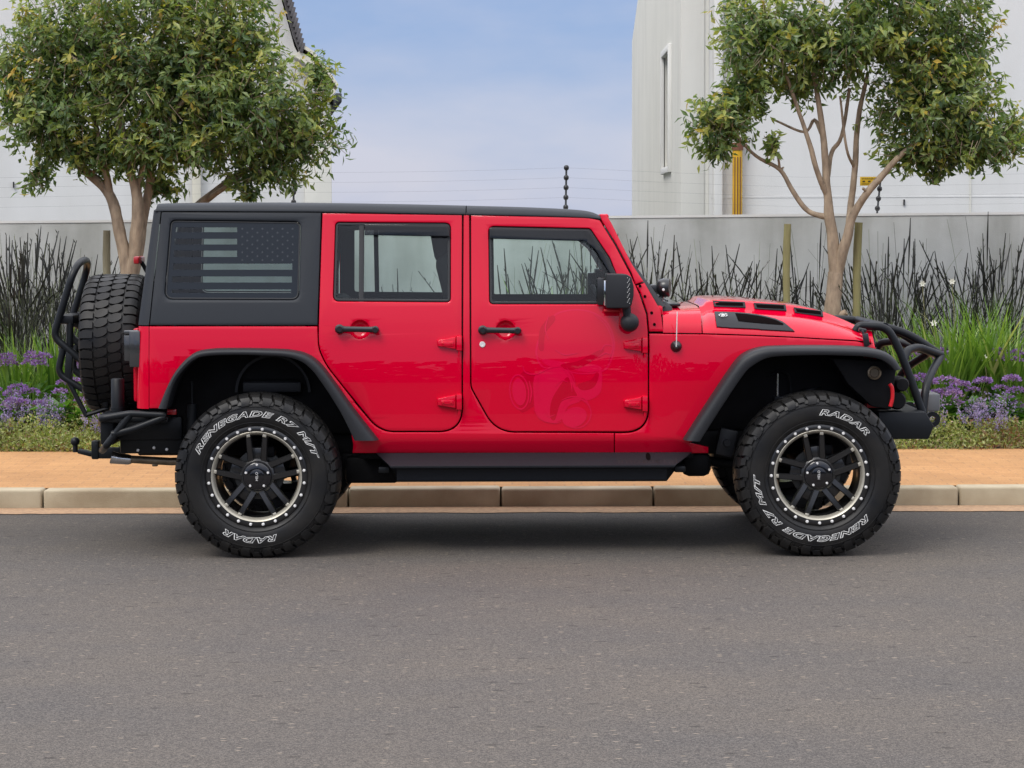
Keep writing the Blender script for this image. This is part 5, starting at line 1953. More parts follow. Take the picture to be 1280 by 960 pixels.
# windscreen with header
bm = bmesh.new()
a = S3(755, 270); b = S3(819, 386)
vs = [(a.x, a.y + 0.02, a.z - 0.005), (a.x, 2 * YC - a.y - 0.02, a.z - 0.005), (b.x, 2 * YC - b.y - 0.03, b.z), (b.x, b.y + 0.03, b.z)]
N = 12
rows = []
for j in range(2):
    p0, p1 = (vs[0], vs[1]) if j == 0 else (vs[3], vs[2])
    rows.append([bm.verts.new(Vector(p0).lerp(Vector(p1), k / N) + Vector((0.03 * sin(pi * k / N), 0, 0))) for k in range(N + 1)])
for k in range(N): bm.faces.new((rows[0][k], rows[0][k + 1], rows[1][k + 1], rows[1][k]))
wsg = mk('windscreen', bm, M['glass'], CAR, smooth=60)
bm = bmesh.new()
for (px, py, w_, h_) in ((755.5, 271.5, 0.05, 0.06), (823, 385.5, 0.05, 0.05)):
    p = S3(px, py)
    add_box(bm, (p.x, YC, p.z - 0.012), (w_, 2 * (YC - p.y) - 0.04, h_), 0.012)
mk('windscreen_frame', bm, M['red'], CAR)
# black wiper and cowl screen
bm = bmesh.new()
p = at(832, 381, 0.6)
add_box(bm, (p.x + 0.02, YC, hz_top(p.x) + 0.008), (0.10, 1.1, 0.018), 0.006)
add_tube(bm, [(p.x + 0.02, 0.75, hz_top(p.x) + 0.02), (p.x - 0.02, 0.95, hz_top(p.x) + 0.045), (p.x - 0.045, 1.2, hz_top(p.x) + 0.055)], 0.006, 6)
mk('wiper', bm, M['gloss_soft'], CAR)

# ------------------------------------------------ flares and wheel wells
def resample(pts, n):
    c = catmull([Vector((p[0], p[1], 0)) for p in pts], 12)
    ln = [0]
    for i in range(1, len(c)): ln.append(ln[-1] + (c[i] - c[i - 1]).length)
    out = []
    for k in range(n):
        t = ln[-1] * k / (n - 1)
        out.append(Vector((interp(t, ln, [p.x for p in c]), interp(t, ln, [p.y for p in c]))))
    return out
YF = 0.050
def flare(o_px, i_px, name):
    N = 64
    O, I = resample(o_px, N), resample(i_px, N)
    bm = bmesh.new()
    rows = []; inner = []
    for a, b in zip(O, I):
        A = at(a.x, a.y, YF); B = at(b.x, b.y, YF)
        yb = ys(A.x, min(A.z, 1.1))
        V = Vector((B.x - A.x, 0, B.z - A.z))
        def pt(t, y): return Vector((A.x + V.x * t, y, A.z + V.z * t))
        row = [pt(-0.02, yb + 0.02), pt(-0.10, YF + 0.075), pt(-0.05, YF + 0.035), pt(0.06, YF + 0.014), pt(0.22, YF + 0.003), pt(0.5, YF - 0.002), pt(0.85, YF), pt(0.97, YF + 0.004), pt(1.0, YF + 0.012), pt(1.0, YF + 0.04), pt(0.9, yb + 0.10)]
        rows.append([bm.verts.new(p) for p in row])
        inner.append(pt(0.85, 0.0))
    for A, B in zip(rows[:-1], rows[1:]):
        for k in range(len(A) - 1): bm.faces.new((A[k], A[k + 1], B[k + 1], B[k]))
    bm.faces.new(rows[0]); bm.faces.new(rows[-1][::-1])
    f = both(name, bm, M['flare'], smooth=40, recalc=True)
    # wheel-well liner
    bm = bmesh.new()
    L0 = [bm.verts.new((p.x, YF + 0.03, p.z)) for p in inner]
    L1 = [bm.verts.new((p.x, 0.44, p.z)) for p in inner]
    for k in range(N - 1): bm.faces.new((L0[k], L0[k + 1], L1[k + 1], L1[k]))
    both('wheel_liner', bm, M['dark'], smooth=60, recalc=True)
    return f
flare(FR_OUT, FR_IN, 'rear_flare')
flare(FF_OUT, FF_IN, 'front_flare')

# ------------------------------------------------ floor pan, cabin tub, underbody
bm = bmesh.new()
xA, xB, xC, xD = S(175, 470).x, S(447, 500).x, S(868, 500).x, gx - 0.07
add_box(bm, ((xB + xC) / 2, YC, (0.50 + 1.17) / 2), (xC - xB, 1.44, 0.67), 0.01)
mk('cabin_floor', bm, M['dark'], CAR)
bm = bmesh.new()
add_box(bm, ((xA + xB) / 2, YC, (0.62 + 1.17) / 2), (xB - xA - 0.004, 1.06, 0.55), 0.02)
for s in (-1, 1):
    add_box(bm, ((xA + xB) / 2, YC + s * 0.63, 1.13), (xB - xA - 0.01, 0.22, 0.09), 0.01)
    # inner wheel house: a rounded hump and a plate above the tyre
    add_box(bm, (at(340, 482, 0.45).x, YC + s * 0.545, at(340, 484, 0.45).z), (0.30, 0.04, 0.085), 0.01)
mk('load_floor', bm, M['dark'], CAR)
p0 = at(340, 484, 0.36)
for s in (-1, 1):
    bm = bmesh.new()
    add_box(bm, (p0.x, YC + s * 0.60, p0.z), (0.315, 0.05, 0.055), 0.008)
    lathe_y(bm, [(0.19, -0.02), (0.205, -0.02), (0.205, 0.02)], 40, cx=p0.x, cy=YC + s * 0.56, cz=p0.z - 0.03, a0=0, a1=pi)
    mk('tub_bracket', bm, M['flare'], CAR)
bm = bmesh.new()
add_box(bm, ((xC + xD) / 2, YC, 0.88), (xD - xC - 0.004, 0.98, 0.50), 0.02)
mk('engine_bay', bm, M['dark'], CAR)
bm = bmesh.new()
for s in (-1, 1):
    add_box(bm, ((xA + xD) / 2 - 0.02, YC + s * 0.43, 0.565), (xD - xA + 0.1, 0.09, 0.13), 0.012)
add_box(bm, (0.1, YC, 0.46), (1.1, 0.62, 0.08), 0.02)          # skid plate
add_box(bm, (-0.6, YC + 0.15, 0.50), (0.55, 0.30, 0.16), 0.05)  # silencer
for q in (-1, 1):
    add_box(bm, (at(466, 580, 0.5).x, YC + q * 0.46, at(466, 586, 0.5).z), (0.30, 0.16, 0.15), 0.03)
    add_box(bm, (at(870, 580, 0.5).x, YC + q * 0.46, at(870, 580, 0.5).z), (0.16, 0.16, 0.13), 0.04)
for (x, zz, wd) in ((0.62, 0.42, 0.10), (0.78, 0.435, 0.16), (-0.88, 0.47, 0.12)):
    add_box(bm, (x, YC - 0.40, zz), (wd, 0.20, 0.09), 0.025)
mk('chassis', bm, M['dark'], CAR)
for s, nm in ((-1.339, 'rear'), (1.611, 'front')):
    bm = bmesh.new()
    add_tube(bm, [(s, 0.26, 0.435), (s, 2 * YC - 0.26, 0.435)], 0.042, 16)
    lathe_y(bm, [(0.0, -0.11), (0.09, -0.09), (0.13, 0), (0.09, 0.09), (0.0, 0.11)], 24, cx=s, cy=YC + (0.25 if s > 0 else 0), cz=0.44)
    for q in (-1, 1):
        # lower links, springs perch
        x2 = s + (0.62 if s < 0 else -0.62)
        add_tube(bm, [(s, YC + q * 0.50, 0.39), (x2, YC + q * 0.42, 0.47)], 0.026, 10)
    mk('axle', bm, M['dark'], CAR, smooth=50)
    for q in (-1, 1):
        bm = bmesh.new()
        cx_, cy_ = s + (0.02 if s > 0 else -0.05), YC + q * 0.47
        pts = [(cx_ + 0.058 * cos(a), cy_ + 0.058 * sin(a), 0.50 + 0.37 * a / (2 * pi * 7)) for a in [k * 2 * pi * 7 / 140 for k in range(141)]]
        add_tube(bm, pts, 0.008, 6)
        mk('coil_spring', bm, M['blackmetal'], CAR, smooth=60)
        bm = bmesh.new()
        if s > 0:
            pp = at(972, 490, 0.34)
        else:
            pp = at(240, 500, 0.34)
        yy = pp.y if q < 0 else 2 * YC - pp.y
        add_tube(bm, [(pp.x, yy, 0.55), (pp.x, yy, pp.z - 0.02)], 0.030, 12)
        sh = mk('shock_absorber', bm, M['blackmetal'], CAR)
        bm = bmesh.new()
        add_tube(bm, [(pp.x, yy, pp.z - 0.02), (pp.x, yy, pp.z + 0.10)], 0.007, 10)
        mk('shock_rod', bm, M['chrome'] if s > 0 else M['blackmetal'], sh)
# front inner wing details: hose, bracket
bm = bmesh.new()
P = [at(a, b, 0.46) for a, b in ((962, 470), (975, 464), (986, 470), (989, 490), (988, 505))]
add_tube(bm, catmull(P, 6), 0.006, 8)
both('brake_hose', bm, M['blackmetal'])
bm = bmesh.new()
p = at(908, 553, 0.40)
add_box(bm, p, (0.10, 0.05, 0.15), 0.012, Matrix.Rotation(radians(12), 3, 'Y'))
lathe_y(bm, [(0.0, -0.02), (0.018, -0.02), (0.02, 0.0)], 16, cx=p.x, cy=p.y - 0.025, cz=p.z)
both('inner_wing_bracket', bm, M['flare'])
# exhaust
bm = bmesh.new()
a = at(163, 574, 0.60); b = at(214, 577, 0.60)
add_tube(bm, [b + Vector((0.5, 0.1, 0.01)), b, a], 0.022, 14)
add_box(bm, (b.lerp(a, .4).x, 0.60, a.z - 0.03), (0.03, 0.02, 0.02), 0.004)
ex_ = mk('exhaust', bm, M['exhaust'], CAR)
bm = bmesh.new()
a0 = at(140, 572.5, 0.60); a1 = at(163, 574.5, 0.60)
t = add_tube(bm, [a0 + Vector((0, 0, 0.004)), a0.lerp(a1, 0.15), a1.lerp(a0, .1), a1 + Vector((0.006, 0, 0))], [0.036, 0.031, 0.029, 0.023], 18, cap=False)
add_tube(bm, [a0 + Vector((0.001, 0, 0.004)), a0.lerp(a1, 0.6)], [0.034, 0.026], 18, cap=False)
mk('exhaust_tip', bm, M['chrome'], ex_, smooth=40)

# ------------------------------------------------ side step
def side_step():
    x0, x1 = S(470, 575).x, S(865, 575).x
    z0 = at(600, 567.5, 0.19).z; z1 = at(600, 582, 0.075).z; z2 = at(600, 585, 0.07).z; z3 = at(600, 603, 0.12).z
    secs = [(0.22, z0 + 0.004), (0.185, z0), (0.078, z1 + 0.002), (0.070, z1 - 0.002), (0.072, z2), (0.10, z2 - 0.008), (0.125, z2 - 0.012), (0.135, z3 + 0.01), (0.15, z3), (0.34, z3 - 0.005), (0.36, z0)]
    bm = bmesh.new()
    xs = [0.0, 1.0]
    A = []; B = []
    for (y, z) in secs:
        k = max(0, (0.20 - y) / 0.13) if z > z2 - 0.002 else 1.35
        A.append(bm.verts.new((x0 + 0.085 * k, y, z))); B.append(bm.verts.new((x1 - 0.105 * k, y, z)))
    for i in range(len(secs) - 1): bm.faces.new((A[i], A[i + 1], B[i + 1], B[i]))
    bm.faces.new(A[::-1]); bm.faces.new(B)
    bmesh.ops.bevel(bm, geom=[e for e in bm.edges], offset=0.002, segments=2, affect='EDGES')
    st = both('side_step', bm, M['step'], smooth=35, recalc=True)
    # struts and tail plates
    for px in (480, 560, 690, 815, 850):
        bm = bmesh.new()
        p = at(px, 590, 0.2)
        add_box(bm, (p.x, 0.36, z3 + 0.06), (0.06, 0.34, 0.035), 0.008)
        both('step_bracket', bm, M['blackmetal'], smooth=35)
    # faint writing and round badge on the sloped face
    zc, yc = (z0 + z1) / 2, (0.185 + 0.078) / 2
    n = Vector((0, -(z0 - z1), (0.185 - 0.078))).normalized()
    e2 = Vector((0, 0.185 - 0.078, z0 - z1)).normalized()
    e1 = Vector((1, 0, 0))
    def place(bm_, px, dv=0.0):
        c = Vector((at(px, 575, yc).x, yc, zc)) + n * 0.0016 + e2 * dv
        Mx = Matrix.Identity(4)
        for i in range(3):
            Mx[i][0] = e1[i]; Mx[i][1] = e2[i]; Mx[i][2] = n[i]; Mx[i][3] = c[i]
        bmesh.ops.transform(bm_, matrix=Mx, verts=bm_.verts)
        return bm_
    bm = bmesh.new()
    t = text_mesh('impact', size=0.085); merge(bm, place(t, 798, -0.02))
    t = text_mesh('metal', size=0.085); merge(bm, place(t, 825, -0.02))
    mk('step_lettering', bm, M['faint'], st[0], smooth=0)
    bm = bmesh.new()
    vs = [bm.verts.new((0.013 * cos(2 * pi * k / 24), 0.042 * sin(2 * pi * k / 24), 0)) for k in range(24)]
    bm.faces.new(vs)
    place(bm, 810.5, 0.025)
    mk('step_badge', bm, M['gap'], st[0], smooth=0)
M['step'] = mat('step_coating', (0.016, 0.018, 0.022), rough=0.45, spec=0.18, bump=0.06, bscale=500, rvar=0.05, vscale=5)
M['faint'] = mat('faint_lettering', (0.008, 0.009, 0.010), rough=0.5)
side_step()
# ------------------------------------------------ wheels
R_T = 0.440
def tyre_bm():
    bm = bmesh.new()
    half = [(0.262, -0.118), (0.268, -0.128), (0.277, -0.140), (0.285, -0.146), (0.300, -0.1535), (0.318, -0.157), (0.345, -0.1585), (0.368, -0.156), (0.388, -0.151), (0.402, -0.1435), (0.412, -0.134), (0.419, -0.120), (0.4235, -0.095), (0.4255, -0.05), (0.4262, 0.0)]
    prof = half + [(r, -y) for r, y in reversed(half[:-1])]
    lathe_y(bm, prof, 120)
    # raised rings on the outer walls
    def lug(rows):
        """rows: (y_top, r_top, y_base, r_base, s_left, s_right)"""
        T = []; B = []
        for (yt, rt, yb, rb, sl, sr, a) in rows:
            T.append((bm.verts.new((rt * cos(a + (sl) / R_T), yt, rt * sin(a + sl / R_T))), bm.verts.new((rt * cos(a + sr / R_T), yt, rt * sin(a + sr / R_T)))))
            e = 0.0022
            B.append((bm.verts.new((rb * cos(a + (sl - e) / R_T), yb, rb * sin(a + (sl - e) / R_T))), bm.verts.new((rb * cos(a + (sr + e) / R_T), yb, rb * sin(a + (sr + e) / R_T)))))
        for i in range(len(rows) - 1):
            bm.faces.new((T[i][0], T[i][1], T[i + 1][1], T[i + 1][0]))
            bm.faces.new((B[i][0], T[i][0], T[i + 1][0], B[i + 1][0]))
            bm.faces.new((T[i][1], B[i][1], B[i + 1][1], T[i + 1][1]))
        bm.faces.new((T[0][0], B[0][0], B[0][1], T[0][1]))
        bm.faces.new((T[-1][1], B[-1][1], B[-1][0], T[-1][0]))
    NP = 44
    pitch = 2 * pi * R_T / NP
    for i in range(NP):
        for side in (-1, 1):
            a = 2 * pi * (i + (0.5 if side > 0 else 0)) / NP
            w = pitch * 0.41
            longer = i % 2 == 0
            pts = [(-0.080, 0.4402, -0.080, 0.420), (-0.108, 0.4385, -0.108, 0.419), (-0.130, 0.4335, -0.128, 0.412), (-0.146, 0.4240, -0.139, 0.408), (-0.1535, 0.4110, -0.145, 0.402)]
            if longer: pts += [(-0.1600, 0.3950, -0.151, 0.390), (-0.1610, 0.3820, -0.155, 0.380)]
            else: pts += [(-0.1575, 0.4010, -0.147, 0.398)]
            rows = []
            for k, (yt, rt, yb, rb) in enumerate(pts):
                sw = w * (0.80 if k == 0 else 1.0) * (1.0 - (0.10 if k > 4 else 0))
                sk = 0.006 * sin(k * 1.1)
                if not longer and k >= 3: sw *= 0.78
                rows.append((yt * -side * -1, rt, yb, rb, -sw + sk, sw + sk, a))
            rows = [(r[0] if side > 0 else r[0], r[1], r[2], r[3], r[4], r[5], r[6]) for r in rows]
            rows = [((-abs(r[0])) * (-side) if True else 0, r[1], (-abs(r[2])) * (-side), r[3], r[4], r[5], r[6]) for r in rows]
            lug(rows)
            # small side biters between the shoulder blocks
            a2 = a + pi / NP
            sg = side
            lug([(sg * 0.1475, 0.4075, sg * 0.142, 0.404, -0.010, 0.010, a2), (sg * 0.1545, 0.4000, sg * 0.147, 0.398, -0.013, 0.013, a2), (sg * 0.1590, 0.3890, sg * 0.152, 0.388, -0.010, 0.010, a2)])
        # two staggered centre rows of rounded interlocking blocks
        for row, (yc, off) in enumerate(((-0.037, 0.25), (0.037, 0.75))):
            a = 2 * pi * (i + off) / NP
            rows = []
            for k in range(7):
                u = k / 6 * 2 - 1
                yt = yc + u * 0.0345
                wv = pitch * 0.455 * (1 - 0.50 * abs(u) ** 2.2)
                sk = (0.010 * u) * (1 if row == 0 else 1)
                rt = 0.4405 + 0.0008 * (1 - abs(yt) / 0.08)
                rows.append((yt, rt, yt, 0.422, -wv + sk, wv + sk, a))
            lug(rows)
    # thin bead lines on the wall
    for rr_, yv in ((0.374, -0.1562), (0.292, -0.1513)):
        for sg in (-1, 1):
            lathe_y(bm, [(rr_ - 0.003, sg * (abs(yv) - 0.001)), (rr_ - 0.0015, sg * (abs(yv) + 0.0022)), (rr_ + 0.0015, sg * (abs(yv) + 0.0020)), (rr_ + 0.003, sg * (abs(yv) - 0.001))], 120)
    return bm
def arc_text(bm, txt, a_mid, r_mid, span, size, y, outline):
    """text running clockwise as seen from -Y, tops outward"""
    t = text_mesh(txt, size=size, outline=outline, shear=0.30, space=1.16, offset=0.0014)
    xs = [v.co.x for v in t.verts]
    x0, x1 = min(xs), max(xs)
    zs = [v.co.y for v in t.verts]
    zc = (min(zs) + max(zs)) / 2
    sc = span / (x1 - x0)
    for v in t.verts:
        # as seen from -Y with X to the right and Z up, clockwise = decreasing angle
        a = a_mid - (v.co.x - (x0 + x1) / 2) * sc
        r = r_mid + (v.co.y - zc)
        v.co = Vector((r * cos(a), y - v.co.z * 0.6, r * sin(a)))
    merge(bm, t)
def letters_bm(outline=0.0014):
    bm = bmesh.new()
    for k in (0, 1):
        arc_text(bm, 'RENEGADE R7 M/T', radians(87.5), 0.3365, radians(142), 0.040, -0.1592, outline)
        arc_text(bm, 'RADAR', radians(-96), 0.3365, radians(51), 0.040, -0.1592, outline)
        break
    return bm
def letters_fill_bm():
    bm = bmesh.new()
    arc_text(bm, 'RENEGADE R7 M/T', radians(87.5), 0.3365, radians(142), 0.040, -0.1588, 0)
    arc_text(bm, 'RADAR', radians(-96), 0.3365, radians(51), 0.040, -0.1588, 0)
    return bm
def rim_bm():
    bm = bmesh.new()
    # outer lock ring, barrel and lip
    lathe_y(bm, [(0.214, 0.11), (0.214, -0.06), (0.222, -0.085), (0.232, -0.1165), (0.2365, -0.1300), (0.240, -0.1350), (0.2525, -0.1365), (0.2660, -0.1350), (0.2720, -0.1310), (0.2745, -0.1240), (0.2735, -0.112)], 96)
    lathe_y(bm, [(0.214, 0.11), (0.25, 0.125), (0.25, 0.118), (0.226, 0.10), (0.226, -0.05)], 96)
    # hub face
    lathe_y(bm, [(0.0, -0.092), (0.056, -0.092), (0.066, -0.098), (0.082, -0.098), (0.092, -0.090), (0.096, -0.070), (0.098, 0.0), (0.06, 0.03), (0.0, 0.03)], 48)
    for k in range(5):
        a = pi / 2 + k * 2 * pi / 5
        for s in (-1, 1):
            pts = []
            # two legs of each split spoke, spreading a little to the rim
            r0, r1 = 0.076, 0.234
            M4 = Matrix.Rotation(-(a - pi / 2), 4, 'Y')
            t = bmesh.new()
            sec = []
            for j in range(7):
                u = j / 6
                r = r0 + (r1 - r0) * u
                c = s * (0.033 + 0.013 * u)
                wd = 0.0145 + 0.0035 * (1 - u) + (0.004 if u > 0.95 else 0)
                yf = -0.094 - 0.022 * sin(u * pi / 2)
                yb = yf + 0.055 - 0.012 * u
                sec.append([t.verts.new((c - wd * 0.72, yf, r)), t.verts.new((c + wd * 0.72, yf, r)), t.verts.new((c + wd, yf + 0.006, r)), t.verts.new((c + wd, yb, r)), t.verts.new((c - wd, yb, r)), t.verts.new((c - wd, yf + 0.006, r))])
            for A, B in zip(sec[:-1], sec[1:]):
                for q in range(6): t.faces.new((A[q], A[(q + 1) % 6], B[(q + 1) % 6], B[q]))
            t.faces.new(sec[0][::-1]); t.faces.new(sec[-1])
            bmesh.ops.transform(t, matrix=M4, verts=t.verts)
            merge(bm, t)
        # recessed web between the legs
        t = bmesh.new()
        add_box(t, (0, -0.066, 0.110), (0.070, 0.020, 0.08), 0.006)
        bmesh.ops.transform(t, matrix=Matrix.Rotation(-(a - pi / 2), 4, 'Y'), verts=t.verts)
        merge(bm, t)
    return bm
def ring_bm():
    bm = bmesh.new()
    lathe_y(bm, [(0.2215, -0.098), (0.2240, -0.1130), (0.2290, -0.1255), (0.2345, -0.1330), (0.2395, -0.1362), (0.2420, -0.1350)], 96)
    for k in range(5):        # bright pads where the legs meet the ring
        for s in (-1, 1):
            a = pi / 2 + k * 2 * pi / 5 + s * 0.195
            t = bmesh.new()
            add_box(t, (0, -0.122, 0.222), (0.020, 0.010, 0.016), 0.003)
            bmesh.ops.transform(t, matrix=Matrix.Rotation(-(a - pi / 2), 4, 'Y'), verts=t.verts)
            merge(bm, t)
    return bm
def bolts_bm():
    bm = bmesh.new()
    for k in range(24):
        a = 2 * pi * (k + 0.5) / 24
        lathe_y(bm, [(0.0, -0.0095), (0.0055, -0.0088), (0.0080, -0.0060), (0.0088, 0.0)], 12, cx=0.2555 * cos(a), cy=-0.1360, cz=0.2555 * sin(a))
    for k in range(5):
        a = pi / 2 + 2 * pi * k / 5
        lathe_y(bm, [(0.0, -0.007), (0.005, -0.007), (0.007, -0.003), (0.007, 0.002)], 10, cx=0.062 * cos(a), cy=-0.1135, cz=0.062 * sin(a))
    return bm
def cap_bm():
    bm = bmesh.new()
    lathe_y(bm, [(0.0, -0.118), (0.03, -0.1175), (0.038, -0.115), (0.0385, -0.113), (0.068, -0.112), (0.074, -0.108), (0.078, -0.098), (0.078, -0.09)], 40)
    return bm
def caplogo_bm():
    bm = text_mesh('HELO', size=0.019, space=1.0)
    bmesh.ops.transform(bm, matrix=Matrix.Translation((0, -0.1187, 0)) @ Matrix.Rotation(-pi / 2, 4, 'Y') @ Matrix.Rotation(pi / 2, 4, 'X'), verts=bm.verts)
    return bm
def disc_bm():
    bm = bmesh.new()
    lathe_y(bm, [(0.05, -0.02), (0.085, -0.02), (0.09, 0.0), (0.132, 0.0), (0.135, 0.003), (0.135, 0.022), (0.05, 0.025)], 64)
    return bm
def caliper_bm():
    bm = bmesh.new()
    add_box(bm, (0.02, 0.01, 0.125), (0.14, 0.08, 0.065), 0.02)
    return bm

def make_wheel(pos, rz, spoke, tyre_rot, brakes=True, first=None, scale=(0.992, 1.0, 0.992)):
    """rz = 0 faces the camera side, pi faces away"""
    w_ = bpy.data.objects.new('wheel', first['rim'] if first else None) if first else None
    if not first:
        w_ = mk('wheel', rim_bm(), M['rim'], CAR, smooth=35)
        meshes = {'rim': w_.data}
    else:
        COL.objects.link(w_)
        w_.parent = CAR
        w_.matrix_parent_inverse = Matrix.Translation(-Vector(CAR.location))
        meshes = first
    # the wheel turns about Y, then about Z for the far side
    w_.rotation_mode = 'XYZ'
    Rm = Matrix.Rotation(rz, 4, 'Z') @ Matrix.Rotation(-spoke, 4, 'Y')
    w_.matrix_basis = Matrix.Translation(Vector(pos)) @ Rm @ Matrix.Diagonal((*scale, 1.0))
    def sub(name, builder, m, rot=0.0, smooth=40):
        if name in meshes:
            o = bpy.data.objects.new(name, meshes[name]); COL.objects.link(o); o.parent = w_
        else:
            o = mk(name, builder(), m, w_, smooth=smooth, local=True)
            meshes[name] = o.data
        o.rotation_euler = (0, -rot, 0)
        return o
    sub('tyre', tyre_bm, M['tyre'], tyre_rot, 28)
    sub('tyre_lettering', letters_bm, M['white'], tyre_rot, 0)
    sub('rim_ring', ring_bm, M['machined'])
    sub('rim_bolts', bolts_bm, M['bolt'])
    sub('centre_cap', cap_bm, M['gloss'])
    sub('cap_logo', caplogo_bm, M['bolt'], -spoke, 0)
    if brakes:
        sub('brake_disc', disc_bm, M['steel'], -spoke)
        sub('brake_caliper', caliper_bm, M['dark'], -spoke)
    return meshes
YW = 0.159
zr = at(320, 596, 0).z
ZW = 0.431
WX_R, WX_F = at(320, 596, 0.0).x, at(1025, 594, 0.0).x
ms = make_wheel((WX_R, YW, ZW), 0, 0.0, 0.0)
make_wheel((WX_F, YW, ZW), 0, radians(8), radians(154), first=ms)
make_wheel((WX_R, 2 * YC - YW, ZW), pi, 0.3, 0.5, first=ms)
make_wheel((WX_F, 2 * YC - YW, ZW), pi, 0.9, 1.5, first=ms)
# spare: face to the rear
sp = at(135, 438, 0.98)
spx = (at(98.5, 440, 0.62).x + at(172, 440, 0.62).x) / 2
spz = at(135, 429.5, YC).z
make_wheel((spx, YC, spz), -pi / 2, 0.2, 0.4, brakes=False, first=ms, scale=(0.892, 1.04, 0.892))

# ------------------------------------------------ rear: lamp, carrier, bumper
bm = bmesh.new()
a = at(153.5, 413, 0.20); b = at(175.5, 460, 0.20)
cx_, cz_ = (a.x + b.x) / 2, (a.z + b.z) / 2
add_box(bm, (cx_ + 0.014, 0.29, cz_), (b.x - a.x - 0.03, 0.16, a.z - b.z - 0.004), 0.010)
add_box(bm, (cx_ - 0.012, 0.285, cz_ + 0.004), (b.x - a.x - 0.022, 0.13, (a.z - b.z) * 0.72), 0.012)
add_box(bm, (cx_ - 0.002, 0.29, a.z - 0.012), (b.x - a.x - 0.006, 0.15, 0.022), 0.006)
both('tail_lamp', bm, M['lamp'], smooth=40)
# high brake lamp over the spare
bm = bmesh.new()
p = at(174, 325, YC)
add_box(bm, (p.x, YC, p.z), (0.032, 0.22, 0.042), 0.008)
mk('brake_lamp', bm, M['redplastic'], CAR)
bm = bmesh.new()
add_tube(bm, [(p.x + 0.012, YC, p.z - 0.01), (p.x + 0.05, YC, p.z - 0.08), (p.x + 0.09, YC, 1.05)], 0.012, 10)
add_box(bm, (spx + 0.12, YC, spz), (0.22, 0.34, 0.34), 0.03)
mk('spare_mount', bm, M['dark'], CAR)

def tube_obj(name, paths, r, m=None, n=14, mirror=False, extra=None):
    bm = bmesh.new()
    for P in paths:
        add_tube(bm, P, r, n)
    if extra: extra(bm)
    if mirror:
        return both(name, bm, m or M['blackmetal'], smooth=50, recalc=True)
    return mk(name, bm, m or M['blackmetal'], CAR, smooth=50)
YL, YR = 0.77, 1.19
def cp(px, py, Y=YL): return at(px, py, Y)
def far(p): return Vector((p.x, 2 * YC - p.y, p.z))
top = cp(92.5, 336); k1 = cp(66.5, 421); k2 = cp(139, 482)
loopn = [k2, k1, top]
full = round_path([k2, k1, top + Vector((0.005, 0, 0.012)), Vector((top.x + 0.028, YC, top.z + 0.055)), far(top) + Vector((0.005, 0, 0.012)), far(k1), far(k2)], [0.05, 0.12, 0.13, 0.12, 0.05], 8)
lk1, lk0, lk2 = cp(72, 467), cp(79, 436), cp(133, 505)
low = [round_path([lk0, lk1, lk2], 0.05, 6), round_path([far(lk0), far(lk1), far(lk2)], 0.05, 6)]
carrier = tube_obj('tyre_carrier', [full], 0.0205)
tube_obj('carrier_lower_tube', low, 0.019)
bm = bmesh.new()
for q in (0, 1):
    g = (lambda p: p) if q == 0 else far
    # uprights between both tubes, and gusset plates
    p = g(cp(86, 458)); add_box(bm, p + Vector((0.0, 0.01, 0)), (0.040, 0.05, 0.175), 0.006, Matrix.Rotation(radians(4), 3, 'Y'))
    add_tube(bm, [g(cp(86, 478)), g(cp(108, 520))], 0.014, 8)
    add_tube(bm, [g(cp(107, 519)), g(cp(136, 510))], 0.012, 8)
    p = g(cp(133, 494)); add_box(bm, p, (0.03, 0.05, 0.13), 0.006)
add_box(bm, (cp(90, 398, YC).x, YC, cp(90, 398, YC).z), (0.09, 0.40, 0.05), 0.01)
add_tube(bm, [cp(88, 400, 0.8), cp(86, 470, 0.8)], 0.02, 10)
add_tube(bm, [cp(88, 400, 1.2), cp(86, 470, 1.2)], 0.02, 10)
add_tube(bm, [cp(93, 398, YC) , Vector((spx, YC, spz))], 0.045, 14)
mk('carrier_frame', bm, M['blackmetal'], CAR, smooth=45)
# pivot post
bm = bmesh.new()
p0 = at(147, 474, 0.46); p1 = at(147, 514, 0.46)
add_tube(bm, [p1, p0, p0 + Vector((0, 0, 0.006))], [0.036, 0.036, 0.030], 24)
add_tube(bm, [p1 + Vector((0, 0, 0.02)), p1], 0.042, 24)
mk('pivot_post', bm, M['blackmetal'], CAR, smooth=50)
# rear bumper
bm = bmesh.new()
Yb = 0.20
def b3(px, py, Y=Yb): return at(px, py, Y)
tubes = [round_path([b3(208, 519), b3(163, 517), b3(127, 523), b3(127, 530, 0.9)], 0.03, 5), round_path([b3(163, 518), b3(133, 557), b3(128, 563, 0.5)], 0.02, 4), round_path([b3(207, 521), b3(168, 536), b3(140, 543)], 0.03, 4)]
for P in tubes: add_tube(bm, P, 0.0195, 14)
rb = both('bumper_tube', bm, M['blackmetal'], smooth=50, recalc=True)
bm = bmesh.new()
a = at(123, 517, 0.32); b = at(206, 556, 0.32)
add_box(bm, (a.x + 0.045, YC, (a.z + b.z) / 2), (0.075, 1.32, a.z - b.z), 0.01)
add_box(bm, ((a.x + b.x) / 2 + 0.08, YC, a.z - 0.09), (b.x - a.x, 1.10, 0.13), 0.012)
for s in (-1, 1):
    add_box(bm, ((a.x + b.x) / 2 + 0.09, YC + s * 0.50, a.z - 0.13), (b.x - a.x, 0.05, 0.20), 0.012)
    add_box(bm, ((a.x + b.x) / 2 + 0.03, YC + s * 0.66, a.z - 0.03), (b.x - a.x, 0.14, 0.03), 0.008)
bmp = mk('rear_bumper', bm, M['blackmetal'], CAR)
bm = bmesh.new()
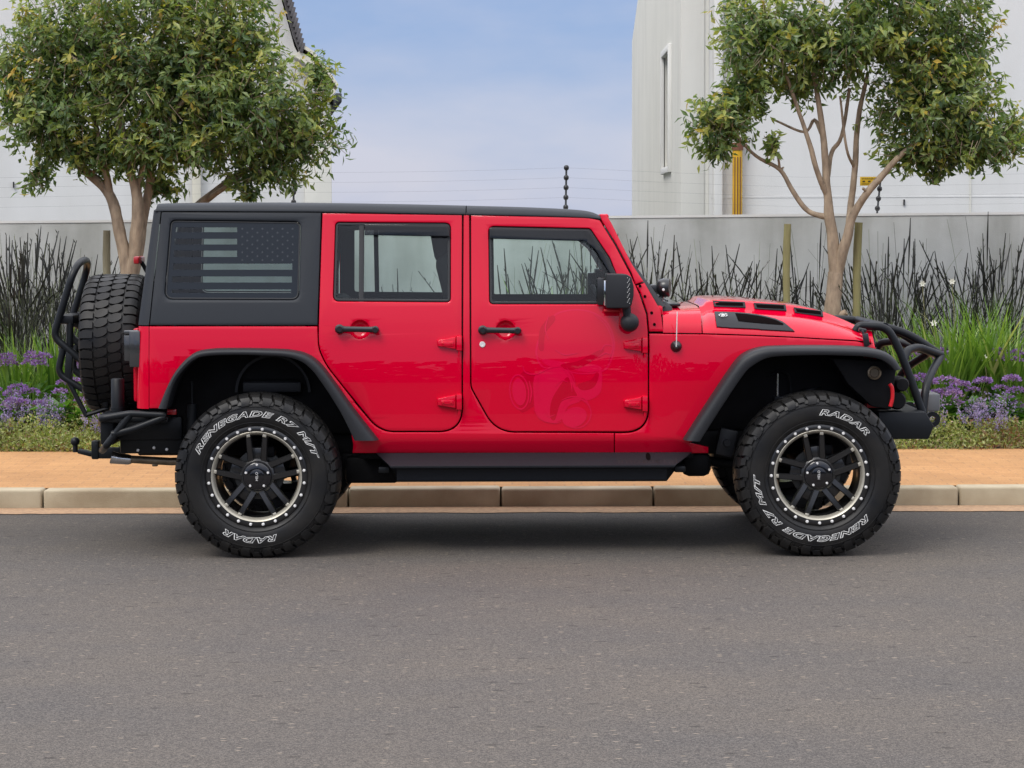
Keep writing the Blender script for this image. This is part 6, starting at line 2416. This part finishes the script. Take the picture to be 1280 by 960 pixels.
for px, py in ((172, 563), (208, 562), (192, 560)):
    p = at(px, py, 0.44)
    lathe_y(bm, [(0.0, -0.008), (0.007, -0.006), (0.009, 0.0)], 10, cx=p.x, cy=YC - 0.527, cz=p.z)
mk('bumper_bolt', bm, M['bolt'], bmp)
bm = bmesh.new()
p = at(215, 515, 0.35)
add_box(bm, p, (0.05, 0.03, 0.030), 0.005)
both('rear_reflector', bm, M['redplastic'], smooth=40)
# hitch
bm = bmesh.new()
a = at(91, 561, YC); b = at(141, 568, YC)
add_box(bm, ((at(112, 0, YC).x + b.x) / 2 + 0.03, YC, at(125, 566, YC).z), (b.x - at(108, 0, YC).x + 0.06, 0.06, 0.062), 0.008)
add_box(bm, (at(112, 0, YC).x, YC, at(112, 562, YC).z), (0.042, 0.075, 0.105), 0.008)
add_box(bm, (at(100, 0, YC).x, YC, at(100, 566, YC).z), (0.095, 0.06, 0.026), 0.006, Matrix.Rotation(radians(14), 3, 'Y'))
c = at(94, 552, YC)
add_tube(bm, [c + Vector((0, 0, -0.06)), c], 0.014, 12)
t = bmesh.new(); bmesh.ops.create_uvsphere(t, u_segments=20, v_segments=12, radius=0.026)
bmesh.ops.translate(t, vec=c, verts=t.verts); merge(bm, t)
mk('tow_hitch', bm, M['blackmetal'], CAR, smooth=40)

# ------------------------------------------------ front bumper and crash bar
Y1, Y2 = 0.47, 0.47
bm = bmesh.new()
def prism_y(bm, pxs, Y, y0, y1, bev=0.0):
    t = bmesh.new()
    F = [at(a, b, Y) for a, b in pxs]
    v0 = [t.verts.new((p.x, y0, p.z)) for p in F]; v1 = [t.verts.new((p.x, y1, p.z)) for p in F]
    t.faces.new(v0); t.faces.new(v1[::-1])
    for i in range(len(F)):
        j = (i + 1) % len(F)
        t.faces.new((v0[i], v1[i], v1[j], v0[j]))
    if bev: bmesh.ops.bevel(t, geom=t.edges[:], offset=bev, segments=2, affect='EDGES', profile=.5)
    merge(bm, t)
fb = [(1098, 515), (1157, 515), (1167.5, 533), (1161, 549), (1100, 549)]
prism_y(bm, fb, 0.30, 0.30, 2 * YC - 0.30, 0.006)
fbm = mk('front_bumper', bm, M['blackmetal'], CAR, smooth=30)
bm = bmesh.new()
prism_y(bm, [(1060, 505), (1112, 505), (1112, 545), (1068, 530)], 0.45, 0.48, 2 * YC - 0.48, 0.006)
for s in (-1, 1):
    pass
mk('bumper_mount', bm, M['dark'], CAR, smooth=30)
# end caps: lamps and shackle seen past the bumper
bm = bmesh.new()
p = at(1166, 502, 0.85)
add_box(bm, p + Vector((-0.01, 0, 0)), (0.075, 0.16, 0.10), 0.012)
mk('driving_lamp', bm, M['greybox'], CAR, smooth=40)
bm = bmesh.new()
q = p.copy(); q.y = 2 * YC - p.y
add_box(bm, q + Vector((-0.01, 0, 0)), (0.075, 0.16, 0.10), 0.012)
mk('driving_lamp', bm, M['greybox'], CAR, smooth=40)
bm = bmesh.new()
p = at(1165, 524, 0.6)
t = bmesh.new(); lathe_y(t, [(0.018, -0.02), (0.042, -0.02), (0.042, 0.02), (0.018, 0.02)], 24, closed=True)
bmesh.ops.translate(t, vec=p, verts=t.verts); merge(bm, t)
both('shackle', bm, M['blackmetal'], smooth=40, recalc=True)
# crash bar hoops
def fp(px, py, Y=0.47): return at(px, py, Y)
A0, A1, A2, A3, A4 = fp(1074, 407), fp(1108, 408.5), fp(1122, 432), fp(1137, 470), fp(1153, 516)
nearh = round_path([A0 + Vector((-0.02, 0, -0.03)), A0, A1, A2, A3, A4], 0.05, 7)
apexn = at(1176, 445, 0.80)
Vr = round_path([fp(1154, 516, 0.50), at(1157, 484, 0.53), at(1164, 466, 0.62), apexn], 0.07, 7)
Hr = round_path([fp(1130, 450, 0.48), at(1134, 438, 0.52), at(1147, 433.5, 0.62), apexn + Vector((0, 0, 0.004))], 0.08, 7)
apexf = far(apexn)
tubes = []
for g in (lambda p: p, far):
    tubes += [[g(p) for p in nearh], [g(p) for p in Vr], [g(p) for p in Hr]]
tubes.append(round_path([apexn, (apexn + apexf) / 2 + Vector((0.012, 0, 0)), apexf], 0.1, 6))
# upper cross tube between the hoops and the two braces over the grille
tubes.append(round_path([A1 + Vector((-0.008, 0, 0)), far(A1) + Vector((-0.008, 0, 0))], 0.05))
B1, B2 = Vector((A1.x - 0.006, 0.80, A1.z)), apexn + Vector((-0.01, 0, 0.012))
tubes.append(round_path([B1, B1.lerp(B2, .5) + Vector((0.0, 0, 0.035)), B2], 0.2, 8))
tubes.append([far(p) for p in round_path([B1, B1.lerp(B2, .5) + Vector((0.0, 0, 0.035)), B2], 0.2, 8)])
tube_obj('crash_bar', tubes, 0.0225)
# lamp and strap in the front wheel well
bm = bmesh.new()
p = at(1093, 466, 0.18)
lathe_y(bm, [(0.0, -0.006), (0.022, -0.006), (0.027, -0.001)], 28, cx=p.x, cy=p.y, cz=p.z)
sl = mk('side_marker_lamp', bm, M['amber'], CAR, smooth=40)
bm = bmesh.new()
lathe_y(bm, [(0.026, -0.006), (0.030, -0.010), (0.036, -0.006), (0.037, 0.012)], 28, cx=p.x, cy=p.y, cz=p.z)
mk('lamp_bezel', bm, M['exhaust'], sl, smooth=40)
bm = bmesh.new()
prism_y(bm, [(1040, 448), (1108, 452), (1120, 462), (1114, 512), (1090, 508), (1060, 480)], 0.2, 0.20, 0.44, 0.006)
both('inner_wing', bm, M['dark'], smooth=30, recalc=True)
bm = bmesh.new()
P = [at(a, b, 0.17) for a, b in ((1112, 480), (1115, 485), (1115.5, 497), (1113, 508))]
for k in range(len(P) - 1):
    pass
add_tube(bm, catmull(P, 5), 0.0105, 10)
both('tow_hook', bm, M['redhook'], smooth=50, recalc=True)
bm = bmesh.new()
for (px, py, r) in ((1126, 480, 0.04), (1120, 500, 0.05), (1085, 490, 0.06)):
    p = at(px, py, 0.36)
    lathe_y(bm, [(0.0, -0.06), (r * .8, -0.06), (r, -0.03), (r, 0.1)], 20, cx=p.x, cy=p.y, cz=p.z)
mk('winch_drum', bm, M['dark'], CAR, smooth=40)

# ------------------------------------------------ mirror, antenna, spotlight
bm = bmesh.new()
Ym = 0.045
a = at(757.5, 342, Ym); b = at(793, 386, Ym)
t = bmesh.new()
W_, H_ = b.x - a.x, a.z - b.z
outl = [(0.02, 0.0), (0.72, 0.015), (0.90, 0.10), (0.985, 0.35), (0.985, 0.62), (0.90, 0.92), (0.78, 0.99), (0.0, 0.985)]
v0 = [t.verts.new((a.x + u * W_, Ym, a.z - v * H_)) for u, v in outl]
v1 = [t.verts.new((a.x + u * W_ * (0.9), Ym + 0.175, a.z - v * H_)) for u, v in outl]
t.faces.new(v0); t.faces.new(v1[::-1])
for i in range(len(outl)):
    j = (i + 1) % len(outl)
    t.faces.new((v0[i], v1[i], v1[j], v0[j]))
bmesh.ops.bevel(t, geom=t.edges[:], offset=0.008, segments=3, affect='EDGES', profile=.5)
merge(bm, t)
pb = at(787, 403, 0.115)
add_tube(bm, [at(783, 384, 0.12), at(784, 395, 0.12)], [0.024, 0.021], 16)
t = bmesh.new(); bmesh.ops.create_uvsphere(t, u_segments=24, v_segments=16, radius=0.05)
bmesh.ops.scale(t, vec=(1.0, 0.9, 1.0), verts=t.verts)
bmesh.ops.translate(t, vec=pb, verts=t.verts); merge(bm, t)
add_tube(bm, [pb, Vector((pb.x, 0.24, pb.z))], 0.035, 16)
mir = both('door_mirror', bm, M['flare'], smooth=40, recalc=True)
bm = bmesh.new()
p = at(753.5, 366, 0.12)
t = bmesh.new()
add_box(t, (a.x - 0.004, Ym + 0.09, (a.z + b.z) / 2 - 0.01), (0.012, 0.14, H_ * 0.72), 0.004)
merge(bm, t)
both('mirror_glass', bm, M['mirror'], mir[0], far_parent=mir[1], smooth=30)
bm = bmesh.new()
add_box(bm, (a.x - 0.018, Ym + 0.155, (a.z + b.z) / 2 - 0.004), (0.05, 0.03, H_ * 0.80), 0.010)
both('mirror_back', bm, M['gloss_soft'], mir[0], far_parent=mir[1], smooth=30)
# pale dots along the front edge of the mirror shell
bm = bmesh.new()
rr = random.Random(2)
for k in range(11):
    for c_ in range(2):
        v = 0.12 + 0.76 * (k + 0.5 * c_) / 11
        u = 0.755 + 0.05 * ((k + c_) % 2) + 0.025 * c_
        lathe_y(bm, [(0.0, -0.0012), (0.0019, 0.0)], 6, cx=a.x + u * W_, cy=Ym - 0.0002, cz=a.z - v * H_)
mk('mirror_dots', bm, M['bolt'], mir[0], smooth=0)
# red mount on the door below the mirror
bm = bmesh.new()
p = S3(778, 394, 0.02)
add_box(bm, S3(766, 388, 0.012), (0.10, 0.03, 0.014), 0.005)
add_box(bm, S3(779, 398, 0.012), (0.045, 0.03, 0.085), 0.008)
both('mirror_mount', bm, M['red_cup'], fdoor[0], far_parent=fdoor[1], smooth=40)
# antenna
bm = bmesh.new()
p = S3(845, 433)
lathe_y(bm, [(0.0, -0.030), (0.012, -0.028), (0.020, -0.018), (0.029, -0.010), (0.031, 0.002)], 24, cx=p.x, cy=p.y, cz=p.z)
an = mk('antenna_base', bm, M['gloss_soft'], CAR, smooth=40)
bm = bmesh.new()
q = S3(845.5, 389, 0.05)
add_tube(bm, [p + Vector((0, -0.026, 0)), p + Vector((0, -0.034, 0.02)), Vector((q.x, p.y - 0.036, q.z))], [0.005, 0.003, 0.0028], 8)
mk('antenna_mast', bm, M['bolt'], an, smooth=50)
# spotlight on the windscreen base
bm = bmesh.new()
c = at(829.5, 359.5, 0.36)
t = bmesh.new(); lathe_y(t, [(0.0, 0.035), (0.03, 0.034), (0.044, 0.022), (0.050, 0.0), (0.050, -0.028), (0.046, -0.034), (0.0, -0.030)], 26)
bmesh.ops.transform(t, matrix=Matrix.Translation(c) @ Matrix.Rotation(radians(78), 4, 'Z'), verts=t.verts); merge(bm, t)
add_tube(bm, [c + Vector((-0.01, 0, -0.04)), c + Vector((-0.02, 0, -0.09)), c + Vector((-0.05, 0, -0.11))], 0.014, 10)
add_box(bm, c + Vector((-0.055, 0, -0.005)), (0.04, 0.05, 0.045), 0.01)
add_box(bm, c + Vector((-0.035, 0, -0.075)), (0.06, 0.06, 0.05), 0.012)
sb = (mk('spotlight', bm, M['gloss_soft'], CAR, smooth=40),)
bm = bmesh.new()
lathe_y(bm, [(0.0, -0.005), (0.007, -0.003), (0.008, 0.004)], 12, cx=c.x - 0.004, cy=c.y - 0.05, cz=c.z - 0.01)
mk('spotlight_bolt', bm, M['bolt'], sb[0], smooth=40)

# ------------------------------------------------ interior
def seat(x, y, name='front_seat'):
    bm = bmesh.new()
    add_box(bm, (x, y, 1.02), (0.50, 0.50, 0.20), 0.06, seg=3)
    add_box(bm, (x - 0.27, y, 1.30), (0.15, 0.48, 0.62), 0.06, Matrix.Rotation(radians(-14), 3, 'Y'), seg=3)
    s = mk(name, bm, M['seat'], CAR, smooth=50)
    bm = bmesh.new()
    add_box(bm, (x - 0.37, y, 1.645), (0.11, 0.27, 0.20), 0.045, Matrix.Rotation(radians(-10), 3, 'Y'), seg=3)
    mk('head_restraint', bm, M['seat'], s, smooth=50)
xs_front = at(588, 360, 0.6).x + 0.22
seat(xs_front, YC - 0.36); seat(xs_front, YC + 0.36)
bm = bmesh.new()
add_box(bm, (-0.72, YC, 0.98), (0.45, 1.20, 0.16), 0.05, seg=3)
add_box(bm, (-0.98, YC, 1.16), (0.14, 1.20, 0.40), 0.05, Matrix.Rotation(radians(-12), 3, 'Y'), seg=3)
rs = mk('rear_bench', bm, M['seat'], CAR, smooth=50)
for s in (-1, 1):
    bm = bmesh.new()
    add_box(bm, (-1.08, YC + s * 0.36, 1.41), (0.09, 0.26, 0.13), 0.04, Matrix.Rotation(radians(-10), 3, 'Y'), seg=3)
    mk('head_restraint', bm, M['seat'], rs, smooth=50)
# roll bar in padded tube
bm = bmesh.new()
for s in (-1, 1):
    y = YC + s * 0.60
    xb = at(583, 300, 0.4).x
    add_tube(bm, round_path([(xb, YC + s * 0.66, 1.1), (xb, y, 1.76), (xb, YC, 1.80)], 0.12, 6), 0.035, 10)
    add_tube(bm, round_path([(xb, y, 1.76), (-1.02, y, 1.76), (-1.10, YC + s * 0.64, 1.1)], 0.12, 6), 0.032, 10)
    add_tube(bm, round_path([(xb, y, 1.77), (0.46, y - s * 0.01, 1.76), (0.80, YC + s * 0.68, 1.30)], 0.12, 6), 0.030, 10)
add_tube(bm, [(-0.98, YC - 0.6, 1.77), (-0.98, YC + 0.6, 1.77)], 0.03, 10)
mk('roll_bar', bm, M['interior'], CAR, smooth=50)
bm = bmesh.new()
add_box(bm, (0.74, YC, 1.22), (0.26, 1.36, 0.24), 0.06, seg=3)
mk('dashboard', bm, M['interior'], CAR, smooth=50)
bm = bmesh.new()
t = bmesh.new()
pr = [(0.18 + 0.014 * cos(2 * pi * k / 10), 0.014 * sin(2 * pi * k / 10)) for k in range(10)]
lathe_y(t, pr, 36, closed=True)
for a_ in (0, pi * .5, pi * 1.0):
    add_box(t, (0.09 * cos(a_ - pi / 2 + pi / 2), 0, 0.09 * sin(a_ - pi) ), (0.18 if a_ != pi * .5 else 0.03, 0.015, 0.03 if a_ != pi * .5 else 0.18), 0.004)
bmesh.ops.transform(t, matrix=Matrix.Translation((0.52, YC - 0.36, 1.25)) @ Matrix.Rotation(radians(-25), 4, 'Y') @ Matrix.Rotation(pi / 2, 4, 'Z'), verts=t.verts)
merge(bm, t)
add_tube(bm, [(0.52, YC - 0.36, 1.25), (0.70, YC - 0.36, 1.17)], 0.03, 10)
mk('steering_wheel', bm, M['interior'], CAR, smooth=50)

# ------------------------------------------------ mask graphic on the front door (film a shade apart from the paint)
def decal(pts, m, lift=0.0006, holes=(), name='door_graphic', rough=False):
    lp = loop(pts)
    hl = [loop(h) for h in holes]
    bm = sheet_bm(lp, hl, gap=0, roll=0, depth=0, hroll=0, hdepth=0, off=lift)
    return mk(name, bm, m, fdoor[0], smooth=40, recalc=False)
def ell(cx, cy, rx, ry, rot=0.0, n=36, a0=0, a1=360):
    out = []
    for k in range(n):
        a = radians(a0 + (a1 - a0) * k / (n if a1 - a0 >= 360 else n - 1))
        x, y = rx * cos(a), ry * sin(a)
        out.append((cx + x * cos(rot) - y * sin(rot), cy + x * sin(rot) + y * cos(rot)))
    return out
def dpx(u, v): return (580 + u * 260 / 1280, 370 + v * 195 / 960)
def dp(lst): return [dpx(*q) for q in lst]
def cm2(lst, closed=True):
    return [(p.x, p.y) for p in catmull([Vector((a, b, 0)) for a, b in lst], 5, closed)]
# head shape and mask body
hd = [(500, 200), (560, 110), (680, 80), (800, 100), (890, 170), (930, 290), (900, 420), (840, 470), (700, 480), (560, 440), (480, 440), (440, 360), (455, 270)]
decal(cm2(dp([((x - 690) * 0.95 + 690, (y - 290) * 0.95 + 290) for x, y in hd])), M['decal_soft'], 0.0003)
decal(cm2(dp(hd)), M['decal'], 0.0005, [cm2(dp([((x - 690) * 0.955 + 690, (y - 290) * 0.955 + 290) for x, y in hd]))])
decal(cm2(dp([(480, 390), (580, 400), (700, 430), (800, 420), (850, 450), (760, 470), (620, 440), (520, 430)])), M['decal'], 0.0006)
decal(cm2(dp([(440, 480), (570, 440), (640, 460), (690, 560), (720, 640), (640, 680), (600, 760), (520, 780), (450, 740), (430, 640)])), M['decal'], 0.0008)
decal(cm2(dp([(540, 640), (600, 540), (640, 500), (680, 580), (690, 620), (600, 650), (560, 760), (530, 740)])), M['decal_dark'], 0.0011)
# left filter can
decal(cm2(dp([(350, 480), (430, 490), (445, 640), (410, 690), (340, 700)])), M['decal_dark'], 0.0007)
e_out = ell(*dpx(340, 590), 12.5, 22.5, radians(-6))
decal(e_out, M['decal'], 0.0012, [ell(*dpx(340, 590), 10.8, 20.4, radians(-6))])
decal(ell(*dpx(340, 590), 8.6, 17.0, radians(-6)), M['decal'], 0.0012)
# lower right filter can
decal(ell(*dpx(690, 720), 19.5, 19.5, 0), M['decal'], 0.0014, [ell(*dpx(690, 722), 17.8, 17.6, 0)])
decal(ell(*dpx(680, 745), 15.8, 12.2, radians(-22)), M['decal'], 0.0015)
# strap and goggle
decal(cm2(dp([(690, 560), (790, 530), (830, 460), (850, 470), (840, 590), (770, 640), (720, 620)])), M['decal'], 0.0009)
decal(cm2(dp([(700, 545), (780, 515), (815, 470), (830, 490), (800, 560), (730, 580)])), M['decal_dark'], 0.0012)
decal(cm2(dp([(470, 200), (540, 120), (560, 150), (500, 230), (490, 330), (460, 320)])), M['decal_dark'], 0.0008)
decal(cm2(dp([(600, 420), (700, 400), (840, 330), (850, 350), (720, 440), (620, 450)])), M['decal_dark'], 0.0009)

def stroke(lst, wpx, m, lift):
    P = [Vector((a, b)) for a, b in cm2(dp(lst), False)]
    n = len(P)
    Lf, Rt = [], []
    for i in range(n):
        d = (P[min(i + 1, n - 1)] - P[max(i - 1, 0)]).normalized()
        q = Vector((-d.y, d.x)) * wpx * 0.5 * (0.35 + 0.65 * sin(pi * i / (n - 1)))
        Lf.append(P[i] + q); Rt.append(P[i] - q)
    decal([(p.x, p.y) for p in Lf] + [(p.x, p.y) for p in reversed(Rt)], m, lift)
for lst, wp in (([(360, 430), (380, 470), (440, 480), (520, 445), (575, 435)], 2.2), ([(600, 435), (640, 480), (660, 540), (665, 590)], 2.0), ([(630, 440), (670, 490), (685, 545)], 1.6),
                ([(560, 560), (600, 520), (640, 530)], 1.4), ([(455, 500), (450, 580), (465, 660)], 1.8), ([(400, 520), (415, 590), (405, 660)], 2.4), ([(520, 120), (500, 200), (520, 270)], 1.6),
                ([(800, 110), (880, 190), (915, 300), (890, 400)], 1.8), ([(560, 330), (620, 360), (700, 350)], 1.6), ([(840, 340), (870, 300), (930, 310)], 1.8), ([(820, 380), (870, 350), (900, 360)], 1.6),
                ([(600, 640), (660, 620), (740, 630), (780, 690)], 1.8), ([(430, 700), (480, 760), (560, 780), (600, 770)], 2.0), ([(500, 700), (520, 740), (560, 730)], 1.6), ([(620, 700), (700, 690), (750, 720)], 1.2)):
    stroke(lst, wp, M['decal'], 0.0019)
